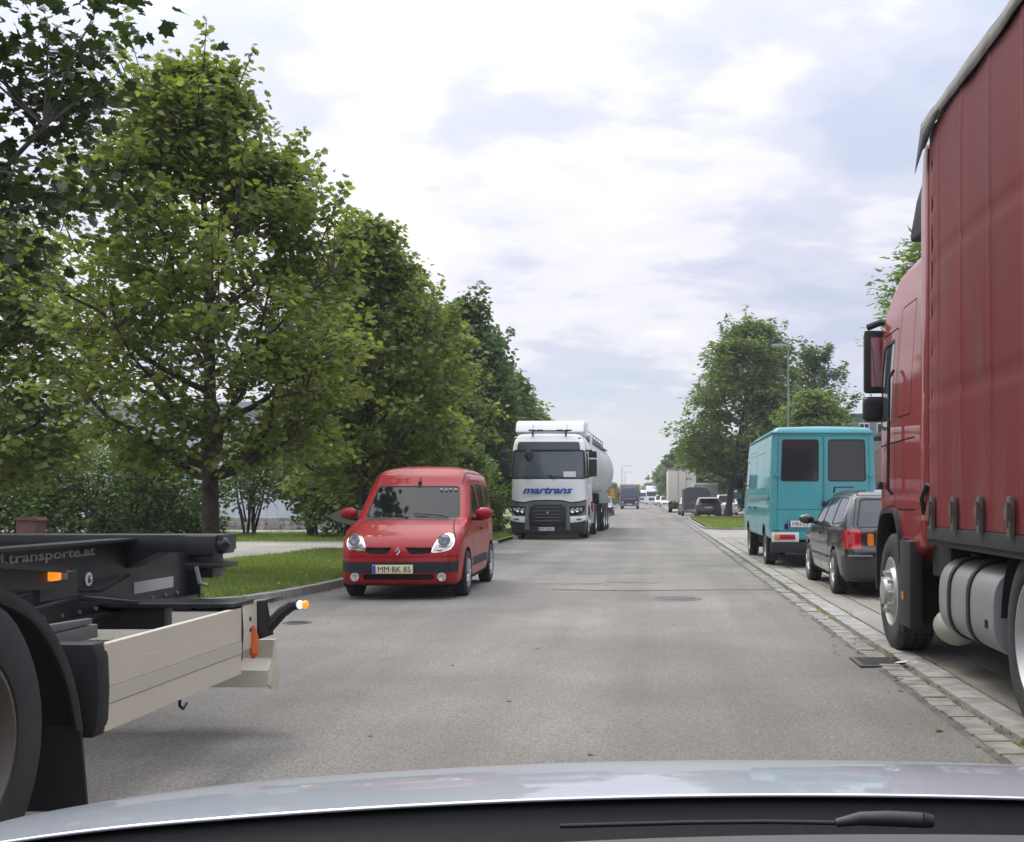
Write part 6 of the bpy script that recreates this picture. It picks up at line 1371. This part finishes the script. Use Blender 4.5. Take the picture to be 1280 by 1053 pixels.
# small multi-stem trees and shrubs left
for i, (x, y, h, r_, st) in enumerate(((-13.2, 37.5, 3.6, 1.3, 4), (-11.0, 37.2, 3.5, 1.1, 3))):
    shrub('hazel_bush', ['many-stemmed small tree in the gap of the hedge', 'slender small tree right of the gap in the hedge'][i], (x, y, 0), r_, r_, h, G4, 70+i, n=3600, size=.14, z0=1.3, stems=6)
k = 0
HL = ['clipped-looking hedge bush at the far left edge', 'hedge bush behind the rust-brown cabinet', 'dense hedge bush left of the maple trunk', 'hedge bush directly behind the maple trunk', 'hedge bush at the left of the gap']
for x, y, rx, h in ((-26.5, 37, 2.4, 3.3), (-23.2, 36.6, 2.3, 3.45), (-20.2, 37, 2.2, 3.2), (-17.6, 36.7, 2.0, 3.3), (-15.6, 37.2, 1.3, 2.9)):
    shrub('hedge_bush', HL[k], (x, y, .05), rx, 1.3, h, G4, 80+k, n=9500, size=.15, group='hedge on the left'); k += 1
HL = ['hedge bush right of the gap, behind the red van mirror', 'hedge bush hidden mostly by the red van', 'pale green bush leaning over the kerb left of the white lorry', 'dark undergrowth bush between red van and white lorry', 'bush under the sycamore beside the white lorry']
k = 0
for x, y, rx, h, m_ in ((-9.6, 36.6, 1.6, 3.4, G4), (-7.4, 37.2, 1.4, 3.2, G4), (-6.2, 36.2, .95, 3.0, G6), (-6.3, 40.5, 1.2, 2.6, G4), (-6.8, 45, 1.3, 3.0, G4)):
    shrub('roadside_bush', HL[k], (x, y, .05), rx, 1.4, h, m_, 90+k, n=8000, size=.14, group='bushes behind the red van'); k += 1
for i, (x, y, h) in enumerate(((-7.6, 110, 2.6), (-7.8, 150, 3.0), (-8.5, 200, 4.0), (-10, 250, 4.6))):
    shrub('far_bush', ['bush past the orange sign', 'bush left of the blue lorry', 'rounded bush behind the blue lorry', 'low wooded clump at the far end of the road'][i], (x, y, 0), 3.0+i*.7, 3.5, h, G3, 120+i, n=2500, size=.35)
# trees right
tree('ash_tree', 'leafy ash on the right grass island beyond the turquoise van', (4.85, 72.5, .09), 12.2, 2.9, 4.5, G5, 61, ncl=760, nl=42, size=.33, shape=LONG*[1.6, 1], prof=lambda u: float(np.interp(u, [0, .12, .3, .5, .75, .9, 1], [.6, .9, 1, .90, .66, .42, .16])), nlimb=34, tr=.22, lean=(1.5, 0), sig=.27, shoots=30)
tree('ash_tree', 'darker feathery tree behind the street lamp on the right', (11.4, 80, 0), 11.7, 3.0, 2.6, G3, 62, shoots=20, ncl=230, nl=24, size=.36, shape=LONG*[1.6, 1], nlimb=22, tr=.2, sig=.3)
tree('ash_tree', 'low green tree right of the ash, above the turquoise van roof', (8.7, 62, 0), 6.9, 1.5, 2.5, G5, 63, ncl=330, nl=32, size=.33, shape=LONG*[1.6, 1], nlimb=20, tr=.2, sig=.3)
tree('ash_tree', 'tree top showing left of the red lorry cab', (9.3, 36, 0), 9.7, 5.6, 2.3, G5, 64, ncl=260, nl=26, size=.26, shape=LONG*[1.6, 1], nlimb=20, tr=.16)
for i, (x, y, h, r_) in enumerate(((8.2, 92, 6.0, 3.4), (6.6, 112, 7.2, 3.2), (5.6, 138, 8.6, 3.4), (5.0, 165, 9.0, 3.6), (4.4, 205, 8.6, 4.0), (4.0, 250, 9.5, 4.5))):
    tree('avenue_tree', ['dark tree behind the direction sign', 'tree right of the cream box trailer', 'tree above the cream box trailer', 'pointed tree left of the cream box trailer', 'round tree farther along the right', 'last tree on the right at the bend'][i], (x, y, 0), h, .8, r_, G3 if i in (0, 1, 3) else G5, 140+i, ncl=260, nl=30, size=.42+.03*i, shape=OVAL, nlimb=14, tr=.18, group='trees along the right of the road')
for i, (x, y) in enumerate(((9.5, 97), (12.5, 95), (16, 96))):
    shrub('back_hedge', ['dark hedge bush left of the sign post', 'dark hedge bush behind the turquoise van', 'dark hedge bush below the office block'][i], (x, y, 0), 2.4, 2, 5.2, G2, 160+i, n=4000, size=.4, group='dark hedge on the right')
# far wood on the horizon
rs = np.random.RandomState(5); n = 26000; a = rs.uniform(-1, 1, n); X = a*230; Y = 430+rs.uniform(0, 25, n); Z = rs.uniform(0, 1, n)*(7+3*np.sin(X*.06)+2*np.sin(X*.21))
tag(fast_mesh('distant_wood', leaves(rs, np.stack([X, Y, Z], 1), rs.normal(0, 1, (n, 3)), 2.2, OVAL, tilt=.9), 6, G3), 'far-off wood closing the end of the road', 'wood', kind='stuff')
# grass blades
GR = leafmat('grass_blade', [(0, (.125, .180, .050)), (.5, (.18, .24, .072)), (.92, (.25, .30, .10)), (1, (.45, .42, .25))], .45)
def inpath(poly):
    P = np.array(poly)
    def f(X, Y):
        c = np.zeros(X.shape, bool); j = len(P)-1
        for i in range(len(P)):
            m = ((P[i, 1] > Y) != (P[j, 1] > Y)) & (X < (P[j, 0]-P[i, 0])*(Y-P[i, 1])/(P[j, 1]-P[i, 1]+1e-12)+P[i, 0]); c ^= m; j = i
        return c
    return f
grass('grass', (-9.1, -4.6, 13.4, 30.6), 70000, .085, GR, 1, 'mown grass with pale flecks on the left island', pred=inpath([(-9.1, 13.45), (-7.3, 13.45), (-6.2, 13.6), (-5.6, 13.95), (-5.2, 14.5), (-5.02, 15.5), (-4.85, 17), (-4.72, 20), (-4.62, 26), (-4.62, 30), (-6.3, 30.5), (-7.0, 29.5), (-7.6, 27.5), (-8.2, 24.4), (-8.75, 20.4), (-9.05, 17)]))
grass('grass', (-30, -4.7, 33.4, 40.4), 50000, .12, GR, 2, 'uneven grass under the hedge on the left', zb=.06)
grass('grass', (2.5, 7.6, 47.6, 74.8), 40000, .10, GR, 3, 'yellowish grass on the right island under the ash', zb=.09)

# weeds in the kerb joints, pale flowers in the grass, fallen leaves on the tarmac
grass('weeds', (1.93, 2.00, 3, 40), 420, .035, GR, 11, 'sparse weeds in the joints of the right gutter', zb=.0)
grass('weeds', (2.20, 2.25, 3, 36), 350, .03, GR, 12, 'sparse weeds between kerbstones and parking bay', zb=.0)
rs = np.random.RandomState(77)
kx = np.array([13.6, 14.2, 14.9, 16.2, 18, 21, 26, 32]); kv = np.array([-5.7, -5.15, -4.95, -4.80, -4.66, -4.56, -4.48, -4.44])
Y = rs.uniform(13.8, 31, 900); X = np.interp(Y, kx, kv)+.03+rs.rand(900)**3*.02; hh = rs.uniform(.02, .07, 900)
V = np.stack([np.stack([X-.006, Y, np.zeros(900)], 1), np.stack([X+.006, Y, np.zeros(900)], 1), np.stack([X+rs.normal(.02, .02, 900), Y+rs.normal(0, .03, 900), hh], 1)], 1)
tag(fast_mesh('weeds', V.reshape(-1, 3), 3, GR), 'thin fringe of weeds along the left kerb foot', 'weeds', kind='stuff')
n = 200; Y = rs.uniform(13.8, 27, n); X = rs.uniform(-8.6, -4.9, n); P = np.stack([X, Y, .085+rs.uniform(.05, .12, n)], 1)
tag(fast_mesh('clover_flowers', leaves(rs, P, rs.normal(0, 1, (n, 3)), .020, OVAL*[2.2, 1], tilt=.4), 6, mat('flower_white', (.50, .52, .38), .7)), 'tiny pale flower heads dotted over the left lawn', 'flowers', kind='stuff')
n = 900; side_ = rs.rand(n) < .6; Y = np.where(side_, rs.uniform(8, 36, n), rs.uniform(4, 40, n)); X = np.where(side_, np.interp(Y, kx, kv)+.05+rs.exponential(.22, n), 1.95-rs.exponential(.14, n)); far_ = rs.rand(n) < .10; X = np.where(far_, rs.uniform(-4.4, 1.7, n), X)
P = np.stack([X, Y, np.full(n, .012)], 1); V = leaves(rs, P, rs.normal(0, 1, (n, 3)), .036, MAPLE, tilt=.15); V[:, 2] = .006+np.abs(V[:, 2]-.012)*.35+.002
tag(fast_mesh('fallen_leaves', V, len(MAPLE), leafmat('dry_leaf', [(0, (.10, .075, .03)), (.5, (.16, .14, .05)), (1, (.07, .08, .03))], .1)), 'small fallen leaves scattered along the road edges', 'leaves', kind='stuff')

# air: one closed box of thin haze
hb = MB(); hb.box(-330, 330, -80, 530, -1.2, 22); hz_ = hb.build('haze', None); hm = bpy.data.materials.new('haze_air'); hm.use_nodes = True; t = hm.node_tree; t.nodes.clear()
vo = t.nodes.new('ShaderNodeVolumePrincipled'); vo.inputs['Density'].default_value = .0006; vo.inputs['Color'].default_value = (.9, .93, 1, 1); oo = t.nodes.new('ShaderNodeOutputMaterial'); t.links.new(vo.outputs[0], oo.inputs['Volume'])
hz_.data.materials.append(hm); tag(hz_, 'thin pale haze lying over the far end of the road', 'haze', kind='stuff')
